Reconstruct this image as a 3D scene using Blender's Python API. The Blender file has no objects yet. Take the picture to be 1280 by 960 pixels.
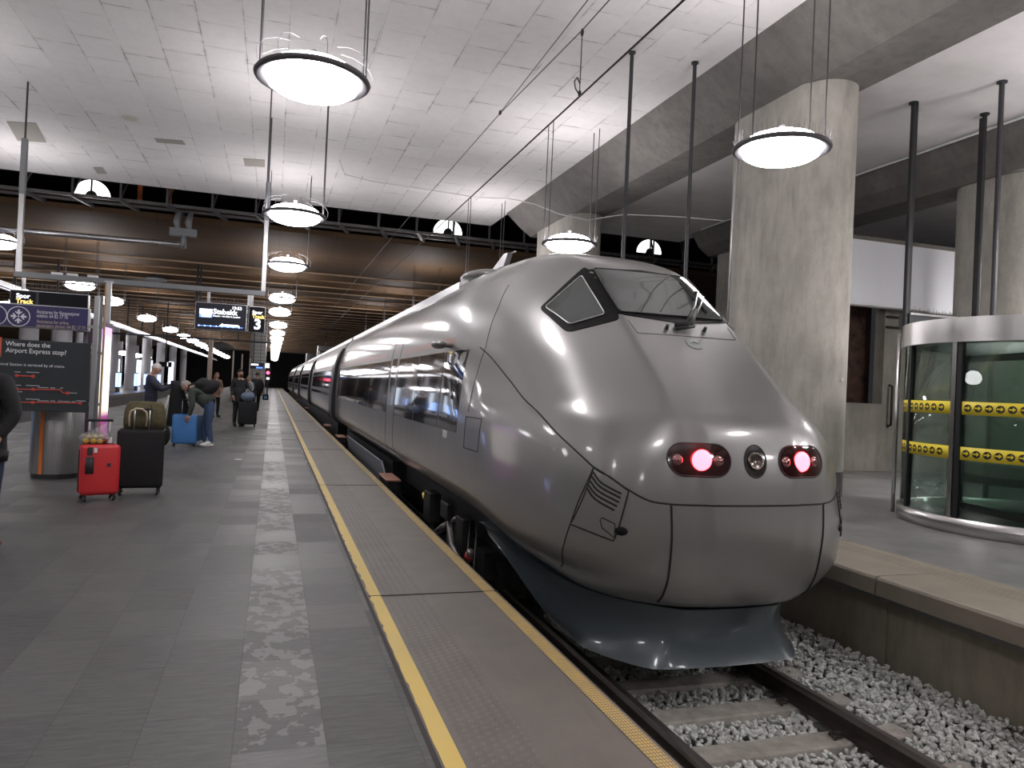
import bpy, bmesh, math, random
from mathutils import Vector, Matrix, noise
from mathutils.bvhtree import BVHTree
PI=math.pi
random.seed(7)
SC=bpy.context.scene
COL=SC.collection
# ---------------------------------------------------------------- camera, world, exposure
F_PX,CX,CY=925.0,640.0,480.0
EYE=Vector((0,0,1.55))
_v1=Vector((341-CX,-(474-CY),-F_PX)).normalized()
_v2=Vector((3500-CX,-(618-CY),-F_PX)); _v2=(_v2-_v1*_v1.dot(_v2)).normalized()
_v3=_v2.cross(_v1)
ROT=Matrix((_v2,_v1,_v3))                   # camera axes -> world axes
cam_d=bpy.data.cameras.new('camera'); cam=bpy.data.objects.new('camera',cam_d); COL.objects.link(cam)
cam.matrix_world=Matrix.Translation(EYE)@ROT.to_4x4()
cam_d.sensor_width=36; cam_d.lens=F_PX/1280*36; cam_d.clip_start=.05; cam_d.clip_end=400
SC.camera=cam
SC.view_settings.view_transform='Standard'; SC.view_settings.look='None'
SC.view_settings.gamma=1; SC.view_settings.use_curve_mapping=False
SC.view_settings.exposure=0.12
LAMP_DOWN=25.0; LAMP_UP=30.0
W_=bpy.data.worlds.new('world'); SC.world=W_; W_.use_nodes=True
W_.node_tree.nodes['Background'].inputs[0].default_value=(.60,.66,.75,1)
W_.node_tree.nodes['Background'].inputs[1].default_value=.03
def pray(x,y):
    return (ROT@Vector((x-CX,-(y-CY),-F_PX))).normalized()

# ---------------------------------------------------------------- materials
def mat(name,col,rough=.5,metal=0,emit=0,ecol=None,spec=.5,noise_s=0,noise_a=0,bump=0,bump_s=60,coat=0,alpha=1,trans=0,stretch=(1,1,1)):
    m=bpy.data.materials.new(name); m.use_nodes=True
    nt=m.node_tree; b=nt.nodes['Principled BSDF']
    c=tuple(col)+((1,) if len(col)==3 else ())
    b.inputs['Base Color'].default_value=c; b.inputs['Roughness'].default_value=rough
    b.inputs['Metallic'].default_value=metal; b.inputs['Specular IOR Level'].default_value=spec
    if coat: b.inputs['Coat Weight'].default_value=coat; b.inputs['Coat Roughness'].default_value=.06
    if emit: b.inputs['Emission Color'].default_value=tuple(ecol or col)[:3]+(1,); b.inputs['Emission Strength'].default_value=emit
    if trans: b.inputs['Transmission Weight'].default_value=trans
    if alpha<1: b.inputs['Alpha'].default_value=alpha
    if noise_a or bump:
        g=nt.nodes.new('ShaderNodeNewGeometry'); mp=nt.nodes.new('ShaderNodeMapping'); mp.inputs['Scale'].default_value=stretch
        nt.links.new(g.outputs['Position'],mp.inputs[0])
    if noise_a:
        n=nt.nodes.new('ShaderNodeTexNoise'); n.inputs['Scale'].default_value=noise_s; n.inputs['Detail'].default_value=6; n.inputs['Roughness'].default_value=.65
        nt.links.new(mp.outputs[0],n.inputs[0])
        r=nt.nodes.new('ShaderNodeMapRange'); r.inputs['From Min'].default_value=.3; r.inputs['From Max'].default_value=.7
        r.inputs['To Min'].default_value=1-noise_a; r.inputs['To Max'].default_value=1+noise_a
        nt.links.new(n.outputs['Fac'],r.inputs[0])
        x=nt.nodes.new('ShaderNodeVectorMath'); x.operation='SCALE'; x.inputs[0].default_value=c[:3]
        nt.links.new(r.outputs[0],x.inputs['Scale']); nt.links.new(x.outputs[0],b.inputs['Base Color'])
    if bump:
        n2=nt.nodes.new('ShaderNodeTexNoise'); n2.inputs['Scale'].default_value=bump_s; n2.inputs['Detail'].default_value=4
        nt.links.new(mp.outputs[0],n2.inputs[0])
        bp=nt.nodes.new('ShaderNodeBump'); bp.inputs['Strength'].default_value=bump; bp.inputs['Distance'].default_value=.02
        nt.links.new(n2.outputs['Fac'],bp.inputs['Height']); nt.links.new(bp.outputs[0],b.inputs['Normal'])
    return m
class NT:
    """small helper to write node maths"""
    def __init__(s,m): s.m=m; s.t=m.node_tree; s.b=s.t.nodes['Principled BSDF']
    def n(s,t,**k):
        o=s.t.nodes.new(t)
        for a,v in k.items(): setattr(o,a,v)
        return o
    def put(s,inp,v):
        if isinstance(v,(int,float)): inp.default_value=v
        elif isinstance(v,(tuple,list)): inp.default_value=tuple(v)+((1,) if len(inp.default_value)==4 and len(v)==3 else ())
        else: s.t.links.new(v,inp)
    def m2(s,op,a,b=0,c=None):
        o=s.n('ShaderNodeMath',operation=op); s.put(o.inputs[0],a); s.put(o.inputs[1],b)
        if c is not None: s.put(o.inputs[2],c)
        return o.outputs[0]
    def mix(s,f,a,b):
        o=s.n('ShaderNodeMix',data_type='RGBA'); s.put(o.inputs['Factor'],f); s.put(o.inputs[6],a); s.put(o.inputs[7],b); return o.outputs[2]
    def xyz(s):
        g=s.n('ShaderNodeNewGeometry'); q=s.n('ShaderNodeSeparateXYZ'); s.put(q.inputs[0],g.outputs['Position']); s.pos=g.outputs['Position']; return q.outputs
    def noise(s,scale,vec=None,detail=4,rough=.6):
        o=s.n('ShaderNodeTexNoise'); o.inputs['Scale'].default_value=scale; o.inputs['Detail'].default_value=detail; o.inputs['Roughness'].default_value=rough
        if vec is not None: s.put(o.inputs[0],vec)
        return o.outputs['Fac']
    def vec(s,x,y,z):
        o=s.n('ShaderNodeCombineXYZ'); s.put(o.inputs[0],x); s.put(o.inputs[1],y); s.put(o.inputs[2],z); return o.outputs[0]
    def rng(s,v,a,b,c,d):
        o=s.n('ShaderNodeMapRange'); s.put(o.inputs[0],v); 
        for i,q in enumerate((a,b,c,d)): o.inputs[1+i].default_value=q
        return o.outputs[0]
    def bump(s,h,st=.4,dist=.01):
        o=s.n('ShaderNodeBump'); o.inputs['Strength'].default_value=st; o.inputs['Distance'].default_value=dist; s.put(o.inputs['Height'],h); s.put(s.b.inputs['Normal'],o.outputs[0])

def rand_cell(q,ix,iy):
    w=q.n('ShaderNodeTexWhiteNoise',noise_dimensions='2D'); q.put(w.inputs['Vector'],q.vec(ix,iy,0)); return w.outputs['Value']
def m_floor():
    m=mat('slate_tiles',(.1,.1,.1),.42); q=NT(m); X=q.xyz()
    u=q.m2('DIVIDE',q.m2('SUBTRACT',X[0],.29),.381); iu=q.m2('FLOOR',u); fu=q.m2('FRACT',u)
    off=q.m2('MULTIPLY',rand_cell(q,iu,3.3),.9)
    v=q.m2('ADD',q.m2('DIVIDE',X[1],.52),off); iv=q.m2('FLOOR',v); fv=q.m2('FRACT',v)
    rnd=rand_cell(q,iu,iv); rnd2=rand_cell(q,q.m2('ADD',iu,17),iv)
    ju=q.m2('LESS_THAN',q.m2('MINIMUM',fu,q.m2('SUBTRACT',1,fu)),.008)
    jv=q.m2('LESS_THAN',q.m2('MINIMUM',fv,q.m2('SUBTRACT',1,fv)),.006)
    j=q.m2('MULTIPLY',q.m2('MAXIMUM',ju,jv),.55)
    base=q.mix(rnd,(.041,.042,.041),(.070,.070,.067))
    # cleft slate: streaks across the tile, a different grain on each
    gr=q.noise(1,q.vec(q.m2('ADD',q.m2('MULTIPLY',X[0],6),q.m2('MULTIPLY',rnd,50)),q.m2('MULTIPLY',X[1],34),0),6,.7)
    base=q.mix(q.rng(gr,.35,.75,0,.5),base,(.15,.148,.146))
    # flaked patches of the worn strip
    strip=q.m2('LESS_THAN',q.m2('ABSOLUTE',q.m2('SUBTRACT',X[0],.1)),.19)
    fl=q.noise(7,q.vec(q.m2('MULTIPLY',X[0],1.4),X[1],rnd2),3,.55)
    flk=q.m2('MULTIPLY',q.rng(fl,.50,.53,0,1),strip)
    flk=q.m2('MULTIPLY',flk,q.m2('GREATER_THAN',rnd2,.35))
    base=q.mix(q.m2('MULTIPLY',strip,.12),base,(.20,.20,.20))
    base=q.mix(q.m2('MULTIPLY',flk,.42),base,(.27,.27,.265))
    base=q.mix(j,base,(.03,.03,.03))
    q.put(q.b.inputs['Base Color'],base)
    rr=q.m2('ADD',q.m2('MULTIPLY',rnd2,.16),.46)
    rr=q.m2('SUBTRACT',rr,q.m2('MULTIPLY',strip,.06))
    q.put(q.b.inputs['Roughness'],rr)
    h=q.m2('ADD',q.m2('MULTIPLY',gr,.5),q.m2('MULTIPLY',j,-1.2)); h=q.m2('ADD',h,q.m2('MULTIPLY',flk,.4))
    h=q.m2('ADD',h,q.m2('MULTIPLY',rnd,.25))
    q.bump(h,.35,.012)
    return m
def m_edge(x0,flip=1,warm=(.135,.12,.103)):
    """platform edge slab: raised dots rows, fine ribs"""
    m=mat('platform_edge_stone',warm,.5); q=NT(m); X=q.xyz()
    u=q.m2('MULTIPLY',q.m2('SUBTRACT',X[0],x0),flip)          # distance from the inner side of the slab
    dots=q.m2('MULTIPLY',q.m2('GREATER_THAN',u,.12),q.m2('LESS_THAN',u,.42))
    a=q.m2('FRACT',q.m2('DIVIDE',u,.05)); iy=q.m2('FLOOR',q.m2('DIVIDE',u,.05))
    b=q.m2('FRACT',q.m2('ADD',q.m2('DIVIDE',X[1],.055),q.m2('MULTIPLY',iy,.5)))
    da=q.m2('SUBTRACT',a,.5); db=q.m2('SUBTRACT',b,.5)
    r=q.m2('SQRT',q.m2('ADD',q.m2('MULTIPLY',da,da),q.m2('MULTIPLY',db,db)))
    dot=q.m2('MULTIPLY',q.rng(r,.2,.34,1,0),dots)
    rib=q.m2('MULTIPLY',q.rng(q.m2('PINGPONG',u,.008),0,.008,0,1),q.m2('GREATER_THAN',u,.45))
    rib2=q.rng(q.m2('PINGPONG',X[1],.011),0,.011,0,1)
    ny=q.noise(3,q.pos,5)
    col=q.mix(q.rng(ny,.3,.7,0,1),tuple(c*.84 for c in warm),tuple(c*1.1 for c in warm))
    col=q.mix(q.m2('MULTIPLY',q.m2('MULTIPLY',q.rng(r,.28,.4,0,1),dots),.28),col,(.07,.065,.06))
    col=q.mix(q.m2('MULTIPLY',rib,.15),col,(.08,.075,.07))
    jy=q.m2('LESS_THAN',q.m2('ABSOLUTE',q.m2('SUBTRACT',q.m2('MODULO',q.m2('ADD',X[1],120-5.44),6.0),3.0)),-1)
    q.put(q.b.inputs['Base Color'],col)
    h=q.m2('ADD',q.m2('MULTIPLY',dot,1.0),q.m2('MULTIPLY',rib,.3))
    q.bump(h,.6,.006)
    return m
def m_yellowgrid():
    m=mat('worn_yellow_ribs',(.5,.38,.1),.5); q=NT(m); X=q.xyz()
    a=q.rng(q.m2('PINGPONG',X[0],.008),0,.008,0,1); b=q.rng(q.m2('PINGPONG',X[1],.014),0,.014,0,1)
    g=q.m2('MULTIPLY',q.rng(a,.2,.5,0,1),q.rng(b,.15,.35,0,1))
    n=q.noise(9,q.pos,5); col=q.mix(q.rng(n,.35,.7,0,.8),(.62,.42,.08),(.42,.31,.13))
    col=q.mix(g,(.2,.15,.09),col)
    q.put(q.b.inputs['Base Color'],col); q.bump(g,.5,.005); return m
def m_yellow():
    m=mat('yellow_line_paint',(.55,.4,.1),.5); q=NT(m); q.xyz()
    n=q.noise(14,q.pos,6,.7); n2=q.noise(2,q.pos,3)
    col=q.mix(q.rng(n2,.3,.7,0,1),(.62,.45,.12),(.55,.42,.15)); col=q.mix(q.rng(n,.68,.72,0,.9),col,(.12,.1,.08))
    q.put(q.b.inputs['Base Color'],col); return m
def m_ceiling():
    m=mat('ceiling_boards',(.6,.58,.57),.9); q=NT(m); X=q.xyz()
    u=q.m2('DIVIDE',X[0],.76); v=q.m2('ADD',q.m2('DIVIDE',X[1],1.0),q.m2('MULTIPLY',q.m2('FLOOR',u),.5))
    iu=q.m2('FLOOR',u); iv=q.m2('FLOOR',v); fu=q.m2('FRACT',u); fv=q.m2('FRACT',v)
    mu=q.m2('MINIMUM',fu,q.m2('SUBTRACT',1,fu)); mv=q.m2('MINIMUM',fv,q.m2('SUBTRACT',1,fv))
    n=q.noise(1.1,q.pos,5,.7); n2=q.noise(.35,q.pos,3); n3=q.noise(6,q.pos,4)
    wid=q.rng(n,.42,.68,.004,.022)
    j=q.m2('MAXIMUM',q.m2('LESS_THAN',mu,wid),q.m2('LESS_THAN',mv,q.m2('MULTIPLY',wid,.7)))
    js=q.m2('MULTIPLY',j,q.rng(n,.40,.70,.10,.75))
    sm=q.m2('MULTIPLY',q.rng(q.m2('MINIMUM',mu,mv),0,.09,1,0),q.rng(n,.5,.75,0,.35))
    r=rand_cell(q,iu,iv)
    col=q.mix(r,(.66,.64,.635),(.72,.70,.69)); col=q.mix(q.rng(n2,.35,.65,0,.35),col,(.56,.54,.53)); col=q.mix(q.rng(n3,.4,.7,0,.12),col,(.35,.33,.32))
    col=q.mix(sm,col,(.25,.23,.21)); col=q.mix(js,col,(.16,.145,.13))
    hole=q.m2('GREATER_THAN',r,1.5); col=q.mix(q.m2('MULTIPLY',hole,.5),col,(.25,.235,.2))
    q.put(q.b.inputs['Base Color'],col); return m
def m_concrete(name,c=(.26,.25,.235),s=1.0):
    m=mat(name,c,.8); q=NT(m); X=q.xyz()
    n=q.noise(.8*s,q.pos,6,.65); n2=q.noise(5*s,q.vec(q.m2('MULTIPLY',X[0],1),q.m2('MULTIPLY',X[1],1),q.m2('MULTIPLY',X[2],.25)),5,.7)
    n3=q.noise(40,q.pos,2)
    col=q.mix(q.rng(n,.3,.7,0,1),tuple(v*.72 for v in c),tuple(v*1.18 for v in c))
    col=q.mix(q.rng(n2,.45,.72,0,.75),col,tuple(v*.62 for v in c))
    col=q.mix(q.m2('GREATER_THAN',n3,.73),col,tuple(v*.4 for v in c))
    q.put(q.b.inputs['Base Color'],col); q.bump(n2,.15,.02); return m
def m_wood():
    m=mat('brown_ceiling_panels',(.2,.13,.08),.7,spec=.25); q=NT(m); X=q.xyz()
    u=q.m2('FRACT',q.m2('DIVIDE',X[0],2.1)); j=q.m2('LESS_THAN',u,.008)
    n=q.noise(1,q.vec(q.m2('MULTIPLY',X[0],.4),q.m2('MULTIPLY',X[1],2),0),4)
    col=q.mix(q.rng(n,.3,.7,0,1),(.062,.035,.016),(.085,.048,.023)); col=q.mix(j,col,(.02,.015,.01))
    q.put(q.b.inputs['Base Color'],col); return m
M={}
M['floor']=m_floor(); M['edgeL']=m_edge(.73,1); M['ygrid']=m_yellowgrid(); M['yellow']=m_yellow()
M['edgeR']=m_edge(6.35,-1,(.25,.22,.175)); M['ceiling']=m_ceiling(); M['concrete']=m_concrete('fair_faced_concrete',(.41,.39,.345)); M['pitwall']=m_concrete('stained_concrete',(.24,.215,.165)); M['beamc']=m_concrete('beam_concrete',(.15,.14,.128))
M['wood']=m_wood(); M['farfloor']=mat('grey_floor',(.19,.19,.188),.35,noise_s=1.5,noise_a=.3,bump=.15,bump_s=6)
M['white_ceil']=mat('plain_white_ceiling',(.62,.60,.59),.9,noise_s=.6,noise_a=.12)
M['dark']=mat('black_void',(.012,.011,.012),.8); M['black']=mat('black_rubber',(.012,.012,.013),.55)
M['steelpaint']=mat('painted_steel',(.20,.21,.22),.45,.3); M['darksteel']=mat('dark_steel',(.05,.05,.055),.5,.4)
M['alu']=mat('brushed_aluminium',(.55,.55,.56),.3,.9); M['stainless']=mat('stainless_steel',(.60,.59,.58),.28,1)
M['chrome']=mat('chrome',(.8,.8,.8),.12,1)
M['diff']=mat('lit_opal_glass',(.9,.9,.9),.4,emit=LAMP_DOWN,ecol=(1,.955,.975)); M['diffup']=mat('lit_upper_dome',(.9,.9,.9),.4,emit=LAMP_UP,ecol=(1,.955,.975))
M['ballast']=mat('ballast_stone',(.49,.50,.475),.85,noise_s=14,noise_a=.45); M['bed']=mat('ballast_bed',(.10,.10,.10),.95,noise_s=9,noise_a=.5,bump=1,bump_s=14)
M['sleeper']=mat('concrete_sleeper',(.30,.28,.25),.85,noise_s=8,noise_a=.3); M['rail']=mat('rusty_rail_side',(.045,.035,.03),.6,.3,noise_s=6,noise_a=.3)
M['railtop']=mat('polished_rail_head',(.20,.18,.17),.32,.85)

# ---------------------------------------------------------------- mesh helpers
def WM(o):
    m=o.matrix_basis.copy() if o.rotation_mode else o.matrix_basis.copy()
    return (WM(o.parent)@o.matrix_parent_inverse@m) if o.parent else m
def finish(name,me,m,parent=None,smooth=False,mods=()):
    o=bpy.data.objects.new(name,me); COL.objects.link(o)
    ms=m if isinstance(m,(list,tuple)) else [m]
    for x in ms: me.materials.append(M[x] if isinstance(x,str) else x)
    if smooth:
        for p in me.polygons: p.use_smooth=True
    if parent is not None:
        o.parent=parent; o.matrix_parent_inverse=WM(parent).inverted()
    for k in mods:
        if k[0]=='bevel':
            b=o.modifiers.new('bevel','BEVEL'); b.width=k[1]; b.segments=k[2] if len(k)>2 else 2; b.limit_method='ANGLE'
        if k[0]=='sub': b=o.modifiers.new('sub','SUBSURF'); b.levels=k[1]; b.render_levels=k[1]
    return o
class MB:
    def __init__(s): s.b=bmesh.new(); s.mi=0
    def _f(s,vs,mi=None):
        try:
            f=s.b.faces.new(vs); f.material_index=s.mi if mi is None else mi; return f
        except ValueError: return None
    def box(s,x0,x1,y0,y1,z0,z1,T=None):
        P=[Vector(p) for p in ((x0,y0,z0),(x1,y0,z0),(x1,y1,z0),(x0,y1,z0),(x0,y0,z1),(x1,y0,z1),(x1,y1,z1),(x0,y1,z1))]
        if T is not None: P=[T@p for p in P]
        v=[s.b.verts.new(p) for p in P]
        for a in ((3,2,1,0),(4,5,6,7),(0,1,5,4),(1,2,6,5),(2,3,7,6),(3,0,4,7)): s._f([v[i] for i in a])
        return s
    def hull8(s,P):
        v=[s.b.verts.new(Vector(p)) for p in P]
        for a in ((3,2,1,0),(4,5,6,7),(0,1,5,4),(1,2,6,5),(2,3,7,6),(3,0,4,7)): s._f([v[i] for i in a])
        return s
    def prism(s,pts,axis,a,b):
        """polygon pts extruded along axis ('x','y','z') from a to b"""
        def P(p,t):
            return Vector({'x':(t,p[0],p[1]),'y':(p[0],t,p[1]),'z':(p[0],p[1],t)}[axis])
        v0=[s.b.verts.new(P(p,a)) for p in pts]; v1=[s.b.verts.new(P(p,b)) for p in pts]; n=len(pts)
        s._f(v0[::-1]); s._f(v1)
        for i in range(n): s._f([v0[i],v0[(i+1)%n],v1[(i+1)%n],v1[i]])
        return s
    def tube(s,pts,r,n=8,closed=False,cap=True):
        pts=[Vector(p) for p in pts]; N=len(pts); rs=r if isinstance(r,(list,tuple)) else [r]*N
        rings=[]; up=None
        for i,p in enumerate(pts):
            if closed: d=(pts[(i+1)%N]-pts[i-1])
            else: d=(pts[min(i+1,N-1)]-pts[max(i-1,0)])
            if d.length<1e-9: d=Vector((0,0,1))
            d.normalize()
            if up is None: up=Vector((0,0,1)) if abs(d.z)<.9 else Vector((0,1,0))
            x=d.cross(up)
            if x.length<1e-4: x=d.cross(Vector((1,.1,0)))
            x.normalize(); y=x.cross(d).normalized(); up=y
            rings.append([s.b.verts.new(p+(x*math.cos(2*PI*k/n)+y*math.sin(2*PI*k/n))*rs[i]) for k in range(n)])
        for i in range(N if closed else N-1):
            a,b=rings[i],rings[(i+1)%N]
            for k in range(n): s._f([a[k],a[(k+1)%n],b[(k+1)%n],b[k]])
        if cap and not closed: s._f(rings[0][::-1]); s._f(rings[-1])
        return s
    def lathe(s,prof,c=(0,0,0),n=32,T=None,a0=0,a1=2*PI):
        c=Vector(c); full=abs(a1-a0-2*PI)<1e-6; rings=[]
        for (r,z) in prof:
            if r<1e-5: 
                p=Vector((0,0,z)); p=T@p if T else p
                rings.append([s.b.verts.new(c+p)]); continue
            ring=[]
            for k in range(n if full else n+1):
                a=a0+(a1-a0)*k/n; p=Vector((r*math.cos(a),r*math.sin(a),z)); p=T@p if T else p
                ring.append(s.b.verts.new(c+p))
            rings.append(ring)
        for a,b in zip(rings,rings[1:]):
            if len(a)==1 and len(b)==1: continue
            m=max(len(a),len(b))
            for k in range(m if full else m-1):
                k2=(k+1)%m
                if len(a)==1: s._f([a[0],b[k2],b[k]])
                elif len(b)==1: s._f([a[k],a[k2],b[0]])
                else: s._f([a[k],a[k2],b[k2],b[k]])
        return s
    def ball(s,c,rx,ry=None,rz=None,n=16,T=None):
        ry=rx if ry is None else ry; rz=rx if rz is None else rz
        prof=[(math.sin(PI*i/10),-math.cos(PI*i/10)) for i in range(11)]
        S=Matrix.Diagonal((rx,ry,rz)); 
        s.lathe(prof,c,n,(T@S if T else S)); return s
    def build(s,name,m,parent=None,smooth=False,mods=(),keep=False):
        bmesh.ops.recalc_face_normals(s.b,faces=s.b.faces[:])
        me=bpy.data.meshes.new(name); s.b.to_mesh(me); s.b.free()
        return finish(name,me,m,parent,smooth,mods)
def smooth_angle(o,a=35):
    me=o.data
    for p in me.polygons: p.use_smooth=True
    me.set_sharp_from_angle(angle=math.radians(a))
    return o
def tag(o,label=None,cat=None,group=None,kind=None):
    if label: o['label']=label
    if cat: o['category']=cat
    if group: o['group']=group
    if kind: o['kind']=kind
    return o
def split_loose(o):
    """every separate piece of a part becomes a part of its own"""
    bm=bmesh.new(); bm.from_mesh(o.data); bm.verts.ensure_lookup_table(); seen={}; groups=[]
    for v in bm.verts:
        if v.index in seen: continue
        st=[v]; g=[]; seen[v.index]=1
        while st:
            a=st.pop(); g.append(a.index)
            for e in a.link_edges:
                w=e.other_vert(a)
                if w.index not in seen: seen[w.index]=1; st.append(w)
        groups.append(set(g))
    bm.free()
    if len(groups)<2: return
    src=o.data
    for i,g in enumerate(groups):
        idx={k:n for n,k in enumerate(sorted(g))}
        me=bpy.data.meshes.new(o.name.split('.')[0]); me.from_pydata([src.vertices[k].co for k in sorted(g)],[],[[idx[k] for k in p.vertices] for p in src.polygons if p.vertices[0] in g]); me.update()
        for m_ in src.materials: me.materials.append(m_)
        for p in me.polygons: p.use_smooth=src.polygons[0].use_smooth
        if i==0: o.data=me
        else:
            c=o.copy(); c.data=me; COL.objects.link(c); c.parent=o.parent; c.matrix_parent_inverse=o.matrix_parent_inverse.copy()
def struct(o,label=None,cat=None):
    o['kind']='structure'
    if label: o['label']=label; o['category']=cat or 'structure'
    return o
def thing(name,label,cat,loc=(0,0,0),rotz=0,group=None):
    o=bpy.data.objects.new(name,None); COL.objects.link(o); o.location=loc; o.rotation_euler=(0,0,rotz); o.empty_display_size=.1
    return tag(o,label,cat,group)
def copy_tree(o,parent=None):
    c=o.copy(); COL.objects.link(c)
    if parent is not None: c.parent=parent; c.matrix_parent_inverse=o.matrix_parent_inverse.copy()
    for ch in list(o.children): copy_tree(ch,c)
    return c
def text_mesh(body,size,name,m,parent,T,align='LEFT',depth=.002,bold=0):
    cu=bpy.data.curves.new('t','FONT'); cu.body=body; cu.size=size; cu.extrude=depth; cu.offset=bold; cu.align_x=align; cu.resolution_u=3
    o=bpy.data.objects.new('t',cu); COL.objects.link(o)
    bpy.context.view_layer.update()
    me=bpy.data.meshes.new_from_object(o.evaluated_get(bpy.context.evaluated_depsgraph_get()))
    bpy.data.objects.remove(o); bpy.data.curves.remove(cu)
    me.transform(T); me.materials.clear()
    return finish(name,me,m,parent)
FACE=Matrix(((1,0,0,0),(0,0,-1,0),(0,1,0,0),(0,0,0,1)))      # text lying in XZ, readable from -Y
def tf(x,y,z): return Matrix.Translation((x,y,z))@FACE

# ================================================================ SETTING
YF=150
o=MB().box(-6.7,.73,-8,YF,-.12,0).build('floor','floor'); struct(o)
o=MB().box(.73,1.62,-8,YF,-.12,0).box(1.62,1.70,-8,YF,-.12,-.002).build('platform_edge','edgeL'); struct(o)
# raised rounded nosing with the ribbed yellow band
pr=[(1.60,-.1),(1.60,.002),(1.69,.002),(1.715,-.004),(1.725,-.018),(1.725,-.1)]
o=MB().prism(pr,'y',-8,YF).build('trim_1','edgeL'); struct(o)
o=MB().box(1.605,1.69,-8,YF,.001,.0045).build('trim_2','ygrid'); struct(o)
b=MB(); random.seed(3)
yy=-2.0
# yellow line with a chipped inner side
pts=[]; y=-2.0
while y<40:
    pts.append((.735+random.choice([0,0,.004,.008,.014])*(1 if y<14 else 0),y)); y+=random.uniform(.03,.12)
pts+= [(.735,YF),(.823,YF),(.823,-2)]
b.prism(pts,'z',.0005,.004); o=b.build('trim_3','yellow'); struct(o)
b=MB()
for yj in [5.44-6,5.44,11.4,17.4,23.4,29.4]: b.box(.735,1.726,yj-.004,yj+.004,.001,.006)
b.box(.705,.728,-3,YF,.0005,.0025)
o=b.build('trim_4',mat('dark_joint',(.035,.03,.028),.8)); struct(o)
o=MB().box(-6.6,1.55,-8,YF,-1.3,-.12).build('wall_platform','pitwall'); struct(o)
# pit of the far track on the left and the opposite platform
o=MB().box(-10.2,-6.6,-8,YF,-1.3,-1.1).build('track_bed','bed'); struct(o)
o=MB().box(-26,-10.1,-8,YF,-1.2,0).build('floor','farfloor'); struct(o)
o=MB().box(-10.25,-10.05,-8,YF,-.2,.01).build('trim_5','edgeR'); struct(o)
# own track pit
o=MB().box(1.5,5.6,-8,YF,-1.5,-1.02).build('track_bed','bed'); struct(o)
o=MB().box(5.45,30,-8,YF,-.25,-.004).build('floor','farfloor'); struct(o)
o=MB().box(5.5,5.9,-8,5.41,-1.5,-.2).box(5.5,5.9,5.44,YF,-1.5,-.2).box(5.52,5.9,5.4,5.45,-1.5,-.2).build('wall_right','pitwall'); struct(o)
pr=[(5.33,-.17),(5.33,-.03),(5.345,-.008),(5.37,0),(6.35,0),(6.35,-.2),(5.40,-.2)]
o=MB().prism(pr,'y',-8,5.40).prism(pr,'y',5.425,14).prism(pr,'y',14.02,YF).build('platform_edge','edgeR'); struct(o)
# ceilings
ZC=7.74; YC=27.0
o=MB().box(-40,7.6,-12,YC,ZC,ZC+.25).build('ceiling','ceiling'); struct(o)
o=MB().box(9.84,14.2,-12,24.4,7.35,7.55).build('ceiling','white_ceil'); struct(o)
o=MB().box(15.5,30,-12,24.4,7.35,7.55).build('ceiling','white_ceil'); struct(o)
o=MB().box(-45,30,-12,YF,9.6,9.8).build('ceiling','dark'); struct(o)
def beam(x0,zt,zb,ya,yb,name='ceiling_beam'):
    pr=[(x0,zt+.02),(x0+.55,zb+.28),(x0+.95,zb),(x0+1.95,zb),(x0+1.97,zt+.02)]
    b=MB()
    y=ya; b.prism(pr,'y',ya,yb)
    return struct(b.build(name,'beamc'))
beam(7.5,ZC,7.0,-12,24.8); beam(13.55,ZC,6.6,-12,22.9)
o=MB().box(9.4,9.9,-12,24.4,7.6,7.9).build('ceiling_gap','black'); struct(o)  # solid black strip stands in for the shade inside the gap
o=MB().box(9.80,9.85,-12,24.4,7.32,7.6).build('trim_6','steelpaint'); struct(o)
def pier(x0,x1,ya,yb,ztop,name='concrete_pier'):
    r=(x1-x0)/2; cx=(x0+x1)/2; pts=[]
    for k in range(25):
        a=PI+PI*k/24; pts.append((cx+r*math.cos(a),ya+r+r*math.sin(a)))
    for k in range(25):
        a=PI*k/24; pts.append((cx+r*math.cos(a),yb-r+r*math.sin(a)))
    o=MB().prism(pts,'z',.42,ztop).build(name,'concrete'); smooth_angle(o,20); struct(o)
    pts2=[(cx+(p[0]-cx)*1.0,p[1]) for p in pts]
    o=MB().prism(pts2,'z',-.01,.42).build('pier_base',mat('dark_plinth_stone',(.07,.066,.062),.5)); smooth_angle(o,20); struct(o)
pier(8.42,9.46,10.1,12.9,7.1); pier(8.42,9.46,20.6,24.4,7.1)
pier(14.6,15.6,11.3,13.2,6.7); pier(14.6,15.6,20.2,22.8,6.7)
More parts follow.
